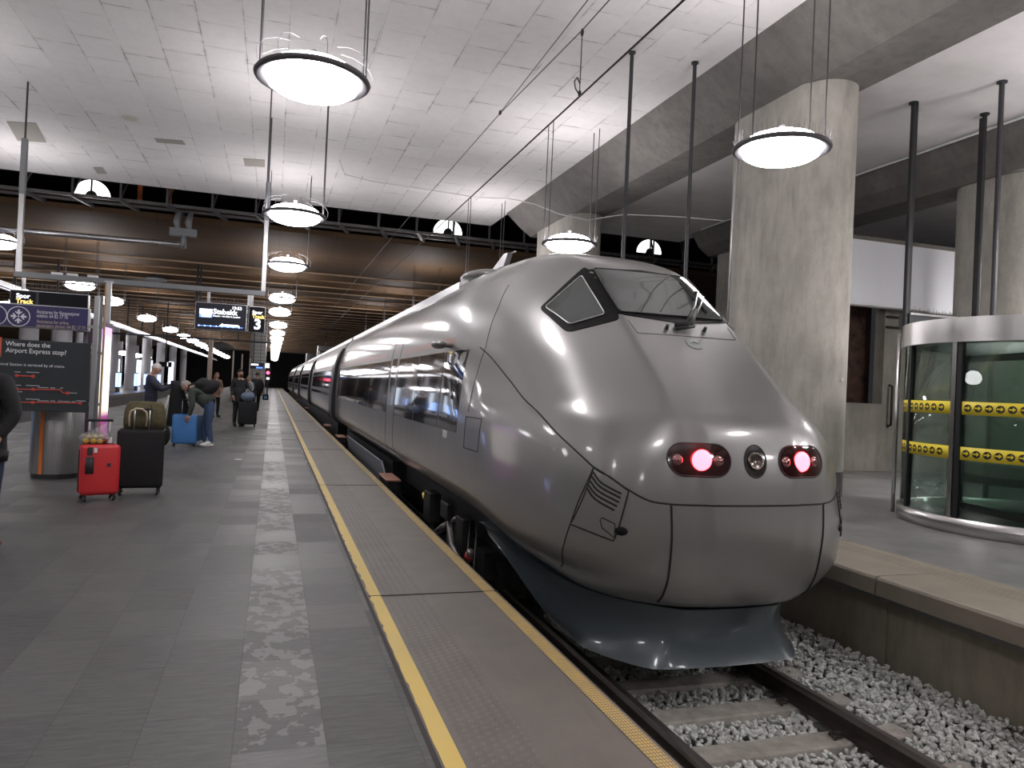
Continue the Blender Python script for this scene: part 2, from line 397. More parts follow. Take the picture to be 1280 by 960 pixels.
# pale seam on the pier and its two surface conduits
# wooden panelled vault beyond the concrete ceiling
def vault():
    b=MB(); xs=[-45+3*i for i in range(26)]
    prof=[(29.0,7.28),(29.0,7.1),(29.4,6.98)]
    y=29.4; z=6.98; 
    prof+= [(33,6.93),(37.0,6.80),(37.0,6.72),(37.06,6.72),(37.1,7.1)]
    y=37.1
    while y<YF-3:
        prof+=[(y+.05,7.15),(y+1.2,7.02),(y+2.5,6.80),(y+2.5,6.735),(y+2.56,6.735),(y+2.6,7.15)]; y+=2.6
    rows=[]
    for (py,pz) in prof:
        rows.append([b.b.verts.new((x,py,pz-.00012*(x+4)**2*min(1,(py-29)/20))) for x in xs])
    for r0,r1 in zip(rows,rows[1:]):
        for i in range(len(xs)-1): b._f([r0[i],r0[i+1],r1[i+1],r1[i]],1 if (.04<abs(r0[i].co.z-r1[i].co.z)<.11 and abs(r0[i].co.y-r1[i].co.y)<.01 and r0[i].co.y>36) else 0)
    rt=[[b.b.verts.new((x,py,7.6)) for x in (xs[0],xs[-1])] for py in (29,YF)]
    b._f([rt[0][0],rt[0][1],rt[1][1],rt[1][0]])
    return b.build('ceiling',['wood',mat('wood_lip_sheen',(.34,.235,.15),.5,noise_s=.5,noise_a=.5)])  # paler lip colour paints in the sheen along the panel edges
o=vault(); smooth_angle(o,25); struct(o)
o=MB().box(-45,30,YF,YF+.3,-1.5,9.8).build('wall_back','dark'); struct(o)
o=MB().box(-45.3,-45,-12,YF,-1.5,9.8).box(-26.2,-26,-12,YF,-1.2,3.6).build('wall_left',m_concrete('left_wall_concrete',(.13,.13,.135))); struct(o)
o=MB().box(-45,30,-12.3,-12,-1.5,9.8).build('wall_front',m_concrete('rear_hall_wall',(.22,.21,.2))); struct(o)
# right hand end wall with the dark opening
b=MB(); b.box(13.95,30,14.2,14.5,0,5.6).box(12.3,13.95,14.2,14.5,0,1.62).box(12.3,12.75,14.2,14.5,1.62,5.6).box(12.75,13.95,14.2,14.5,3.95,5.6)
o=b.build('wall_right',m_concrete('end_wall_concrete',(.24,.225,.195))); struct(o)
o=MB().box(12.5,14.2,14.9,15,1.4,4.1).build('wall_recess',mat('rust_brown_rock',(.05,.022,.014),.7,noise_s=6,noise_a=.9,bump=1,bump_s=5)); struct(o)
o=MB().box(19.6,19.8,-12,14.2,0,7.4).build('wall_right',m_concrete('side_wall_concrete',(.10,.095,.08))); struct(o)
# ================================================================ TRAIN
TC=3.45
def pchip(xs,ys):
    n=len(xs); h=[xs[i+1]-xs[i] for i in range(n-1)]; d=[(ys[i+1]-ys[i])/h[i] for i in range(n-1)]
    m=[0]*n; m[0]=d[0]; m[-1]=d[-1]
    for i in range(1,n-1):
        if d[i-1]*d[i]<=0: m[i]=0
        else:
            w1=2*h[i]+h[i-1]; w2=h[i]+2*h[i-1]; m[i]=(w1+w2)/(w1/d[i-1]+w2/d[i])
    def f(x):
        if x<=xs[0]: return ys[0]
        if x>=xs[-1]: return ys[-1]
        i=0
        while x>xs[i+1]: i+=1
        t=(x-xs[i])/h[i]; t2=t*t; t3=t2*t
        return ys[i]*(2*t3-3*t2+1)+h[i]*m[i]*(t3-2*t2+t)+ys[i+1]*(-2*t3+3*t2)+h[i]*m[i+1]*(t3-t2)
    return f
# z,   F,   d,   a,   mx,  my,   W,    L,   r1, r2, r3
NOSE=[
(-0.01, 4.8, 0.05, 0.56, 0.98, 5.3, 1.14, 6.6, 0.45, 0.45, 0.2),
(0.1, 4.72, 0.05, 0.62, 1.08, 5.16, 1.3, 6.5, 0.45, 0.45, 0.2),
(0.28, 4.67, 0.05, 0.7, 1.2, 5.1, 1.43, 6.6, 0.45, 0.45, 0.2),
(0.55, 4.64, 0.05, 0.72, 1.25, 5.1, 1.49, 6.8, 0.42, 0.45, 0.2),
(0.8, 4.65, 0.06, 0.72, 1.24, 5.14, 1.5, 7.0, 0.4, 0.45, 0.2),
(1.1, 4.69, 0.07, 0.7, 1.2, 5.2, 1.5, 7.2, 0.36, 0.45, 0.2),
(1.33, 4.765, 0.07, 0.63, 1.16, 5.34, 1.49, 7.4, 0.24, 0.45, 0.2),
(1.41, 4.825, 0.065, 0.605, 1.14, 5.44, 1.485, 7.5, 0.17, 0.45, 0.2),
(1.47, 4.91, 0.05, 0.59, 1.13, 5.56, 1.48, 7.6, 0.13, 0.45, 0.2),
(1.62, 5.1, 0.03, 0.57, 1.14, 5.84, 1.47, 7.8, 0.09, 0.45, 0.2),
(1.95, 5.52, 0.02, 0.565, 1.14, 6.33, 1.44, 8.2, 0.08, 0.45, 0.2),
(2.22, 5.87, 0.02, 0.56, 1.12, 6.76, 1.39, 8.5, 0.08, 0.45, 0.3),
(2.55, 6.32, 0.03, 0.54, 1.03, 7.26, 1.28, 8.9, 0.1, 0.45, 0.3),
(2.8, 6.66, 0.04, 0.52, 0.9, 7.65, 1.13, 9.2, 0.14, 0.45, 0.3),
(3.0, 7.2, 0.05, 0.5, 0.78, 8.1, 0.93, 9.6, 0.25, 0.45, 0.45),
(3.15, 7.85, 0.06, 0.4, 0.6, 8.6, 0.72, 9.9, 0.4, 0.45, 0.45),
(3.25, 8.5, 0.05, 0.28, 0.42, 9.1, 0.5, 10.2, 0.45, 0.45, 0.45),
(3.31, 9.1, 0.03, 0.14, 0.22, 9.6, 0.26, 10.4, 0.45, 0.45, 0.45),
(3.33, 9.6, 0.01, 0.01, 0.015, 10.0, 0.02, 10.6, 0.45, 0.45, 0.45)]
_fs=[pchip([r[0] for r in NOSE],[r[k] for r in NOSE]) for k in range(1,11)]
def waterline(z,yend):
    Fz,d,a,mx,my,Wd,L,r1,r2,r3=[f(z) for f in _fs]
    P=[Vector((0,Fz)),Vector((a,Fz+d)),Vector((mx,my)),Vector((Wd,L)),Vector((Wd,11.4))]
    R=[r1,r2,r3]; out=[]
    prev=P[0]; segn=[8,5,5,4]
    for i in range(1,4):
        A,B,C=P[i-1],P[i],P[i+1]; r=R[i-1]
        p0=B+(A-B)*r; p1=B+(C-B)*r
        if i==3: p1=B+(C-B)*min(.9,r)
        n=segn[i-1]
        for k in range(n): 
            q=prev.lerp(p0,k/n)
            if i==1: q.y=Fz+d*(q.x/max(a,1e-4))**2*1.0 if True else q.y
            out.append(q)
        for k in range(8):
            t=k/8; out.append(p0*(1-t)**2+B*2*t*(1-t)+p1*t*t)
        prev=p1
    for k in range(4): out.append(prev.lerp(P[4],k/4))
    out.append(P[4])
    yy=11.4
    for y in [yend*.0+11.4+(yend-11.4)*k/6 for k in range(1,7)]: out.append(Vector((Wd,y)))
    return out
ZS=[]
z=-.01
for a,bq,n in ((-.01,.28,7),(.28,1.1,10),(1.1,1.75,13),(1.75,2.8,16),(2.8,3.15,8),(3.15,3.33,9)):
    for k in range(n): ZS.append(a+(bq-a)*k/n)
ZS.append(3.33)
def sst(a,b,x):
    t=max(0,min(1,(x-a)/(b-a))); return t*t*(3-2*t)
def zlift(z,y):
    w=max(0,1-(z+.01)/.6)
    return z+w*.17*sst(5.4,7.6,y)
CAR1_END=24.75
def car_shell(name,parent):
    bm=bmesh.new(); rows=[]
    for z in ZS:
        wl=waterline(z,CAR1_END)
        L=[bm.verts.new((TC-p.x,p.y,zlift(z,p.y))) for p in wl[::-1]]
        Rr=[bm.verts.new((TC+p.x,p.y,zlift(z,p.y))) for p in wl[1:]]
        rows.append(L+Rr)
    for a,b in zip(rows,rows[1:]):
        for i in range(len(a)-1): bm.faces.new([a[i],a[i+1],b[i+1],b[i]])
    r=rows[0]; n=len(r)
    for i in range(n//2-1): bm.faces.new([r[i+1],r[i],r[n-1-i],r[n-2-i]]).material_index=1
    r=rows[-1]
    for i in range(n//2-1): bm.faces.new([r[i],r[i+1],r[n-2-i],r[n-1-i]])
    bmesh.ops.remove_doubles(bm,verts=bm.verts[:],dist=1e-5)
    # rear end cap
    ends=[row[0] for row in rows]+[row[-1] for row in rows[::-1]]
    ends=[v for v in ends if v.is_valid]
    try: bm.faces.new(ends).material_index=1
    except Exception: pass
    bmesh.ops.recalc_face_normals(bm,faces=bm.faces[:])
    bvh=BVHTree.FromBMesh(bm)
    me=bpy.data.meshes.new(name); bm.to_mesh(me); bm.free()
    o=finish(name,me,['silver','black'],parent,True); return o,bvh
def m_silver():
    m=mat('silver_metallic_paint',(.245,.239,.235),.30,.55,coat=.7,spec=.5)
    q=NT(m); q.xyz(); n=q.noise(2.2,q.pos,4); q.put(q.b.inputs['Roughness'],q.rng(n,.3,.7,.32,.37)); q.b.inputs['Coat Roughness'].default_value=.09
    return m
M['silver']=m_silver()
M['glass']=mat('dark_tinted_glass',(.010,.011,.014),.025,.0,spec=1.0,coat=1)
M['wsglass']=mat('windscreen_glass',(.035,.045,.043),.06,.0,spec=.7)
M['frame']=mat('black_window_surround',(.010,.010,.011),.5,spec=.08)
M['seam']=mat('panel_gap',(.008,.008,.008),.8)
M['valance']=mat('blue_grey_paint',(.062,.078,.09),.3,.1,coat=.5)
M['under']=mat('grimy_black_iron',(.016,.015,.014),.6,.3,noise_s=10,noise_a=.5)
M['seal']=mat('rubber_seal',(.02,.02,.02),.6)
train=thing('passenger_train','long silver streamlined passenger train with red tail lights beside the platform','train',(TC,4.75,-.76))
shell,BV=car_shell('nose_car_body',train)
def hit(o,d):
    r=BV.ray_cast(Vector(o),Vector(d).normalized()); return (r[0],r[1]) if r[0] is not None else (None,None)
def spx(x,y):
    d=pray(x,y); p,n=hit(EYE,d)
    if p is None:
        print('MISS',x,y); best=9
        for k in range(300):
            q=EYE+d*(3+k*.04); r=BV.find_nearest(q)
            if r[3]<best: best=r[3]; p=r[0]
    return p
def front(x,z):
    p,n=hit((x,2,z),(0,1,0)); 
    return p,(n if (n is None or n.y<0) else -n)
def side(y,z,sg=-1):
    p,n=hit((TC+sg*3,y,z),(-sg,0,0))
    return p,(n if (n is None or n.x*sg>0) else -n)
def patch(poly,proj,off,m,name,parent,step=.05,depth=.02,smooth=True):
    bm=bmesh.new(); vs=[bm.verts.new((a,b,0)) for a,b in poly]; bm.faces.new(vs)
    xs=[p[0] for p in poly]; ys=[p[1] for p in poly]
    for ax,lo,hi in ((0,min(xs),max(xs)),(1,min(ys),max(ys))):
        v=math.floor(lo/step)*step
        while v<hi:
            if v>lo:
                co=[0,0,0]; no=[0,0,0]; co[ax]=v; no[ax]=1
                bmesh.ops.bisect_plane(bm,geom=bm.verts[:]+bm.edges[:]+bm.faces[:],plane_co=co,plane_no=no,dist=1e-6)
            v+=step
    bmesh.ops.triangulate(bm,faces=[f for f in bm.faces if len(f.verts)>4])
    bad=[]
    nr={}
    for v in bm.verts:
        p,n=proj(v.co.x,v.co.y)
        if p is None: bad.append(v); continue
        nr[v.index]=0; v.co=p+n*off; v.normal=n
        nr[v]=n
    bmesh.ops.delete(bm,geom=bad,context='VERTS')
    top=[f for f in bm.faces]
    ext=bmesh.ops.extrude_face_region(bm,geom=top)
    newv=[g for g in ext['geom'] if isinstance(g,bmesh.types.BMVert)]
    # the extruded copy stays on top, the originals sink into the body
    for v in list(nr.keys()):
        if isinstance(v,bmesh.types.BMVert) and v.is_valid: v.co=v.co-nr[v]*depth
    bmesh.ops.recalc_face_normals(bm,faces=bm.faces[:])
    me=bpy.data.meshes.new(name); bm.to_mesh(me); bm.free()
    o=finish(name,me,m,parent); smooth_angle(o,40); return o
def rounded(poly,r,n=5):
    out=[]; N=len(poly)
    for i in range(N):
        A=Vector(poly[i-1]); B=Vector(poly[i]); C=Vector(poly[(i+1)%N])
        ra=min(r,(A-B).length*.45); rc=min(r,(C-B).length*.45)
        p0=B+(A-B).normalized()*ra; p1=B+(C-B).normalized()*rc
        for k in range(n+1):
            t=k/n; q=p0*(1-t)**2+B*2*t*(1-t)+p1*t*t; out.append((q.x,q.y))
    return out
def dens(pts,step=.03,closed=False):
    out=[]; P=[Vector(p) for p in pts]
    if closed: P.append(P[0])
    for a,b in zip(P,P[1:]):
        n=max(1,int((b-a).length/step))
        for k in range(n): out.append(a.lerp(b,k/n))
    if not closed: out.append(P[-1])
    return out
def seam(mb,pts,proj,r=.006,off=0,closed=False,step=.03):
    q=[]
    for p in dens(pts,step,closed):
        h,n=proj(p.x,p.y)
        if h is not None: q.append(h+n*off)
    if len(q)>1: mb.tube(q,r,6,closed)
def cr(pts,n=8):
    """catmull-rom through 2D points"""
    P=[Vector(p) for p in pts]; P=[P[0]*2-P[1]]+P+[P[-1]*2-P[-2]]; out=[]
    for i in range(1,len(P)-2):
        for k in range(n):
            t=k/n; a,b,c,d=P[i-1],P[i],P[i+1],P[i+2]
            out.append(.5*((2*b)+(c-a)*t+(2*a-5*b+4*c-d)*t*t+(3*b-a-3*c+d)*t**3))
    out.append(P[-2]); return out
def px2f(pts): return [((lambda p:(p.x,p.z))(spx(*q))) for q in pts]
mir=lambda pts:[(2*TC-a,b) for a,b in pts]
# --- windscreen surround and panes (points measured on the photograph, carried onto the body, mirrored)
fr=px2f([(776,399),(708,416),(673.5,386),(731,333),(760,334.5)])
_wt=front(TC,2.82); 
left=[(TC,2.155),fr[0],fr[1],fr[2],fr[3],(TC,fr[4][1]+.0)]
L2=rounded(left[1:5],.05)
poly=[(TC,fr[0][1])]+L2+[(TC,fr[4][1])]
surround=poly+[(2*TC-a,b) for a,b in poly[::-1][1:-1]]
WSF=patch(surround,front,.006,'frame','windscreen_surround',train,.06,.03)
g=px2f([(775,390.5),(741,336.5)])
zb=g[0][1]; zt=g[1][1]
ws=rounded([(g[0][0],zb),(g[1][0],zt),(2*TC-g[1][0],zt),(2*TC-g[0][0],zb)],.03)
WS=patch(ws,front,.012,'wsglass','windscreen',train,.06,.012)
b=MB(); seam(b,ws,front,.006,.012,True); b.build('rubber_seal','seal',WS,True)
sw=rounded(px2f([(727.7,345),(682,384.6),(713,406.5),(757,393.5)]),.025)
for P in (sw,mir(sw)):
    S=patch(P,front,.012,'wsglass','cab_side_window',train,.05,.012)
    b=MB(); seam(b,P,front,.005,.014,True); b.build('window_trim','alu',S,True)
# --- seams
b=MB()
s0=px2f([(600,434),(614,447),(632,469),(665,508),(700,545),(742,584),(762,596),(785,612),(812,626),(840,630.5)])
s0=[(p.x,p.y) for p in cr(s0)]
zs=s0[-1][1]; xs_=s0[-1][0]
seam(b,s0,front,.007); seam(b,mir(s0),front,.007)
seam(b,[(xs_,zs),(2*TC-xs_,zs)],front,.007)
v1=px2f([(839,631),(840,660),(838,700),(832,735),(822,752)])
v1=[(p.x,p.y) for p in cr(v1)]
seam(b,v1,front,.009); seam(b,mir(v1),front,.009)
v2=px2f([(742,584),(725,622),(711,660),(703,690),(701,708)])
v2=[(p.x,p.y) for p in cr(v2)]
seam(b,v2,front,.006); seam(b,mir(v2),front,.006)
b.build('body_panel_gaps','seam',train,True)
# service flap with air slots and catch
for mf in (lambda q:q,mir):
    P=mf(px2f([(743,584),(786,614),(767,676),(713,655)]))
    flap=patch(P,front,.004,'silver','service_flap',train,.05,.012)
    b=MB(); seam(b,P,front,.006,.003,True)
    b.build('flap_gap','seam',flap,True)
    b=MB()
    for (x0,y0,x1,y1) in ((741.5,590,777,617.5),(739.5,595,776,622.5),(737,600,774,628),(735,605,771.5,633),(734,610,768,638)):
        p=mf(px2f([(x0,y0),(x0*.6+x1*.4-3,y0*.6+y1*.4+3),(x1,y1)])); seam(b,[(q.x,q.y) for q in cr(p,4)],front,.0075,.004)
    b.build('air_slots','seam',flap,True)
    b=MB(); P2=mf(px2f([(750.5,650),(753,647),(769,655),(768,672),(753,660)])); seam(b,P2,front,.004,.005,True); b.build('flap_catch','seam',flap,True)
    c0=mf(px2f([(776.5,664)]))[0]; p,n=front(*c0)
    b=MB(); b.ball(p,.05,.018,.032,T=n.to_track_quat('Y','Z').to_matrix()); k=b.build('finger_recess','frame',flap,True)
# --- lamp clusters
M['redlamp']=mat('lit_red_tail_light',(1,.1,.1),.3,emit=20,ecol=(1,.03,.04)); M['redcase']=mat('dark_red_lens',(.022,.003,.004),.08,coat=1)
M['lensclear']=mat('clear_reflector',(.35,.18,.18),.08,.8)
zl=px2f([(873,575)])[0][1]
def stadium(cx,cz,w,h,n=12):
    r=h/2; hw=w/2-r; out=[]
    for k in range(n+1): a=-PI/2+PI*k/n; out.append((cx+hw+r*math.cos(a),cz+r*math.sin(a)))
    for k in range(n+1): a=PI/2+PI*k/n; out.append((cx-hw+r*math.cos(a),cz+r*math.sin(a)))
    return out
hx=px2f([(834,575),(913,576)]); lw=hx[1][0]-hx[0][0]; lcx=(hx[0][0]+hx[1][0])/2
for sgn,cx in ((-1,lcx),(1,2*TC-lcx)):
    P=stadium(cx,zl,lw,.235)
    cl=patch(P,front,.004,'redcase','tail_light_cluster',train,.04,.02)
    b=MB(); seam(b,P,front,.006,.004,True,.02); b.build('lamp_bezel','seal',cl,True)
    def disc(x,z,r,m,name,off=.01,fw=False):
        p,n=front(x,z)
        if fw: n=(n*.4+Vector((0,-1,0))).normalized()
        b=MB(); q=n.to_track_quat('Z','Y').to_matrix()
        b.lathe([(0,.012),(r*.6,.01),(r*.92,.003),(r,-.01)],p+n*off,24,q); return b.build(name,m,cl,True)
    ly=cx+.03*sgn*-1*0
    disc(cx-.01*sgn,zl,.078,'redlamp','lit_lamp',.022,True)
    disc(cx-.165,zl,.045,'lensclear','small_lamp',.0); disc(cx+.14,zl,.045,'lensclear','small_lamp',.0)
P=[(TC+.092*math.cos(k*PI/14),zl+.118*math.sin(k*PI/14)) for k in range(28)]; cl=patch(P,front,.004,mat('dark_lamp_glass',(.03,.028,.026),.08,coat=1),'centre_lamp',train,.04,.02)
b=MB(); seam(b,P,front,.006,.004,True,.02); b.build('lamp_bezel','seal',cl,True)
p,n=front(TC,zl); b=MB(); b.lathe([(.0,.0),(.05,.004),(.062,.012),(.07,.004)],p+n*.004,24,n.to_track_quat('Z','Y').to_matrix()); b.build('lamp_reflector',mat('dull_reflector',(.12,.10,.09),.2,.8),cl,True)
# --- bonnet details: hatch outline, wiper, nozzles, badge
hp=px2f([(785,400),(797,416),(893,419),(915,417),(906,405)])
b=MB(); seam(b,hp[:2],front,.003); seam(b,mir(hp[:2]),front,.003); seam(b,[hp[1],mir([hp[1]])[0]],front,.003)
b.build('bonnet_hatch_gap','seam',train,True)
def fp(x,y,off=0):
    q=px2f([(x,y)])[0]; p,n=front(*q); return p+n*off
b=MB()
b.tube([fp(845,413,.02),fp(866,411,.03)],.018); b.tube([fp(843,409,.02),fp(862,410,.05),fp(866,396,.07)],.022)
b.tube([fp(856,412,.03),fp(862,398,.07)],.02)
wip=b.build('windscreen_wiper','black',train,True)
b=MB(); b.tube([fp(860,400,.06),fp(866,389,.06),fp(869,371,.06)],.008); b.tube([fp(866,402,.06),fp(873,388,.06),fp(876,378,.06)],.008); b.build('wiper_arm','alu',wip,True)
b=MB(); b.tube([fp(850,353,.03),fp(866,372,.03),fp(882,393,.02)],.009); b.ball(fp(867,371,.05),.016); b.build('wiper_blade','black',wip,True)
for (x,y) in ((833,411),(880,414)):
    b=MB(); b.tube([fp(x,y,.0),fp(x,y,.045)],[.018,.014],10); b.build('washer_nozzle','darksteel',train,True)
bp=px2f([(868,430)])[0]
b=[(bp[0]+.078*math.cos(a*PI/12),bp[1]+.048*math.sin(a*PI/12)) for a in range(24)]
o=patch(b,front,.004,mat('grey_emblem',(.25,.27,.26),.3,.6),'badge',train,.03,.008)
b=MB(); seam(b,[(bp[0]-.04,bp[1]),(bp[0]-.01,bp[1]+.025),(bp[0]+.045,bp[1]+.006)],front,.005,.006); b.build('badge_wings','alu',o,True)
# interior sun blind cords seen behind the glass are drawn by two curved arms
b=MB()
for A in ([(838,343),(818,362),(801,391)],[(858,358),(838,372),(825,391)]):
    q=[(p.x,p.y) for p in cr(px2f(A),6)]; seam(b,q,front,.005,.014)
b.build('windscreen_cables','seal',WS,True)
# --- side windows, doors, numbers (first car)
def rect(a,b_,c,d): return [(a,c),(b_,c),(b_,d),(a,d)]
b=MB()
for sg in (-1,1):
    pj=lambda y,z,sg=sg: side(y,z,sg)
    for (ya,yb) in ((7.95,8.9),(8.95,10.6),(10.65,12.35),(13.35,15.9),(15.95,18.5),(18.55,21.1),(21.15,23.9)):
        patch(rounded(rect(ya,yb,1.05,1.98),.03,3),pj,.004,'glass','side_window',train,.25,.012)
    patch(rounded(rect(12.58,13.12,1.2,2.0),.06,3),pj,.004,'glass','door_window',train,.25,.012)
    for q in ([(12.42,.17),(12.42,2.28),(13.28,2.28),(13.28,.17)],[(7.6,.92),(7.1,.92),(7.1,1.25),(7.6,1.25),(7.6,.92)]):
        seam(b,q,pj,.005)
    seam(b,[(7.55,1.3),(7.55,2.0),(7.7,2.45),(7.88,2.72)],pj,.004)
b.build('door_and_hatch_gaps','seam',train,True)
for sg in (-1,):
    pj=lambda y,z,sg=sg: side(y,z,sg)
    patch(rect(8.6,12.3,2.055,2.15),pj,.002,mat('faded_red_band',(.25,.10,.085),.3,.3,coat=.5),'livery_band',train,.2,.006)
    patch(rect(14.0,24.4,2.055,2.15),pj,.002,'redband' if 'redband' in M else bpy.data.materials['faded_red_band'],'livery_band',train,.25,.006)
p,n=side(8.55,1.0)
RX=Matrix(((0,0,-1,0),(-1,0,0,0),(0,1,0,0),(0,0,0,1)))
text_mesh('7001',.13,'car_number',mat('white_lettering',(.75,.75,.75),.5),train,Matrix.Translation((p.x-.006,8.62,.955))@RX,depth=.002)
# rear view camera pod
p,n=side(8.8,2.02); b=MB(); b.ball((p.x-.14,8.75,2.06),.09,.17,.055); b.tube([(p.x+.02,8.7,2.05),(p.x-.12,8.7,2.06)],.03); b.build('mirror_pod','silver',train,True)
# roof fairing strip, antenna hump and fin
b=MB()
for sg in (-1,1): b.prism([(TC+sg*.98,2.93),(TC+sg*.98,3.06),(TC+sg*.86,3.10),(TC+sg*.80,3.02)],'y',10.3,CAR1_END)
b.build('roof_edge_rail','alu',train)
b=MB(); b.ball((TC-.35,11.2,3.28),.38,.65,.12); b.build('roof_hump','silver',train,True)
b=MB(); b.prism([(11.5,3.3),(10.5,3.56),(10.3,3.55),(10.55,3.3)],'x',TC-.28,TC-.20); b.tube([(TC-.24,10.4,3.54),(TC-.24,10.05,3.53)],.012); b.build('roof_fin','alu',train)
b=MB(); b.tube([(TC-.45,10.1,3.27),(TC-.45,9.2,3.22),(TC-.42,9.0,3.24)],.015); b.build('roof_aerial','darksteel',train,True)
# --- valance (blue-grey snow plough skirt)
def valance():
    bm=bmesh.new(); rows=[]
    tab=[(0,4.87,.50,.86,5.38,1.02,6.3,-.05),(.25,4.93,.50,.84,5.40,.98,6.25,-.16),(.5,4.95,.52,.84,5.40,.97,6.2,-.28),(.8,4.93,.62,.86,5.40,.98,6.1,-.43),(1,4.90,.68,.94,5.40,.98,6.0,-.50),(1.05,4.97,.64,.86,5.5,.92,6.0,-.52)]
    for (t,Fy,a,mx,my,Wd,L,z) in tab:
        pts=cr([(0,Fy),(a*.6,Fy+.02),(a,Fy+.10),(mx,my+.02),(Wd,L-.25),(Wd+.06,L+.9)],8)
        row=[]
        for sg in (-1,1):
            pp=pts[::-1] if sg<0 else pts[1:]
            for p in pp:
                back=sst(5.9,7.1,p.y)
                zz=z+ (.26 if t<.05 else .26+ .52*t*.72)*back
                row.append(bm.verts.new((TC+sg*(p.x+(.33*back)),p.y,zz)))
        rows.append(row)
    for a,b in zip(rows,rows[1:]):
        for i in range(len(a)-1): bm.faces.new([a[i],a[i+1],b[i+1],b[i]])
    for r in (rows[0],rows[-1]):
        n=len(r)
        for i in range(n//2): 
            vs=[r[i],r[i+1],r[n-2-i],r[n-1-i]]
            vs2=[]; [vs2.append(v) for v in vs if v not in vs2]
            if len(vs2)>2: 
                try: bm.faces.new(vs2)
                except Exception: pass
    bmesh.ops.recalc_face_normals(bm,faces=bm.faces[:])
    me=bpy.data.meshes.new('valance'); bm.to_mesh(me); bm.free()
    o=finish('front_valance',me,'valance',train); smooth_angle(o,80); return o
valance()
# --- further cars
XS_=[(W,z) for z,W in [(z,_fs[5](z)) for z in ZS]]
def car(y0,y1,idx):
    prof=[(TC-w,zlift(z,20)) for w,z in XS_]; prof=prof+[(TC+w,z) for w,z in [(w,zlift(z,20)) for w,z in XS_[::-1]]]
    pr=[(a,b_) for a,b_ in prof]
    o=MB().prism(pr,'y',y0,y1).build('car_body','silver',train); smooth_angle(o,30)
    n=max(2,round((y1-y0-3)/2.6)); w=(y1-y0-3.4)/n
    def pj(y,z):
        # profile half width at height z
        Wd=0
        for (w0,z0),(w1,z1) in zip(XS_,XS_[1:]):
            if z0<=z<=z1: Wd=w0+(w1-w0)*(z-z0)/(z1-z0+1e-9); break
        return Vector((TC-Wd,y,z)),Vector((-1,0,.08)).normalized()
    for k in range(n):
        ya=y0+1.7+k*w; patch(rect(ya+.03,ya+w-.03,1.05,1.98),pj,.004,'glass','side_window',o,.5,.012)
    b=MB()
    for yd in (y0+.5,y0+1.5,y1-.5): b.tube([(TC-1.503,yd,.3),(TC-1.50,yd,1.2),(TC-1.45,yd,2.2)],.008,5)
    b.build('door_gaps','seam',o)
    b=MB()
    for sg in (-1,1): b.prism([(TC+sg*.98,2.93),(TC+sg*.98,3.06),(TC+sg*.86,3.10),(TC+sg*.80,3.02)],'y',y0,y1)
    b.build('roof_edge_rail','alu',o)
    patch(rect(y0+1,y1-1,2.055,2.15),pj,.002,bpy.data.materials['faded_red_band'],'livery_band',o,.5,.006)
CARS=[(25.5,41.6),(42.4,58.1),(58.9,74.6),(75.4,104)]
for i,(a,b_) in enumerate(CARS): car(a,b_,i)
for y in [CAR1_END,41.6,58.1,74.6]:
    prof=[(TC-w*1.07,zlift(z,20)) for w,z in XS_ if z<2.7]; prof=prof+[(2*TC-a,b_) for a,b_ in prof[::-1]]
    MB().prism(prof,'y',y-.02,y+.85).build('gangway_bellows','black',train)
# pantograph
b=MB(); 
for sg in (-.5,.5): b.tube([(TC+sg,47,3.35),(TC+sg*.6,49.3,4.1),(TC+sg*.8,47.6,4.75)],.03); 
b.tube([(TC-.8,47.6,4.8),(TC-.9,47.6,4.7)],.03); b.tube([(TC-.8,47.6,4.8),(TC+.8,47.6,4.8)],.03); b.box(TC-.8,TC+.8,46.5,49.5,3.3,3.42); b.build('pantograph','darksteel',train)
b=MB(); b.prism([(52,3.3),(51,3.9),(50.6,3.9),(50.9,3.3)],'x',TC-.7,TC+.7); b.prism([(70,3.3),(69,4.0),(68.4,4.0),(68.9,3.3)],'x',TC-.7,TC+.7); b.build('roof_housing','alu',train)
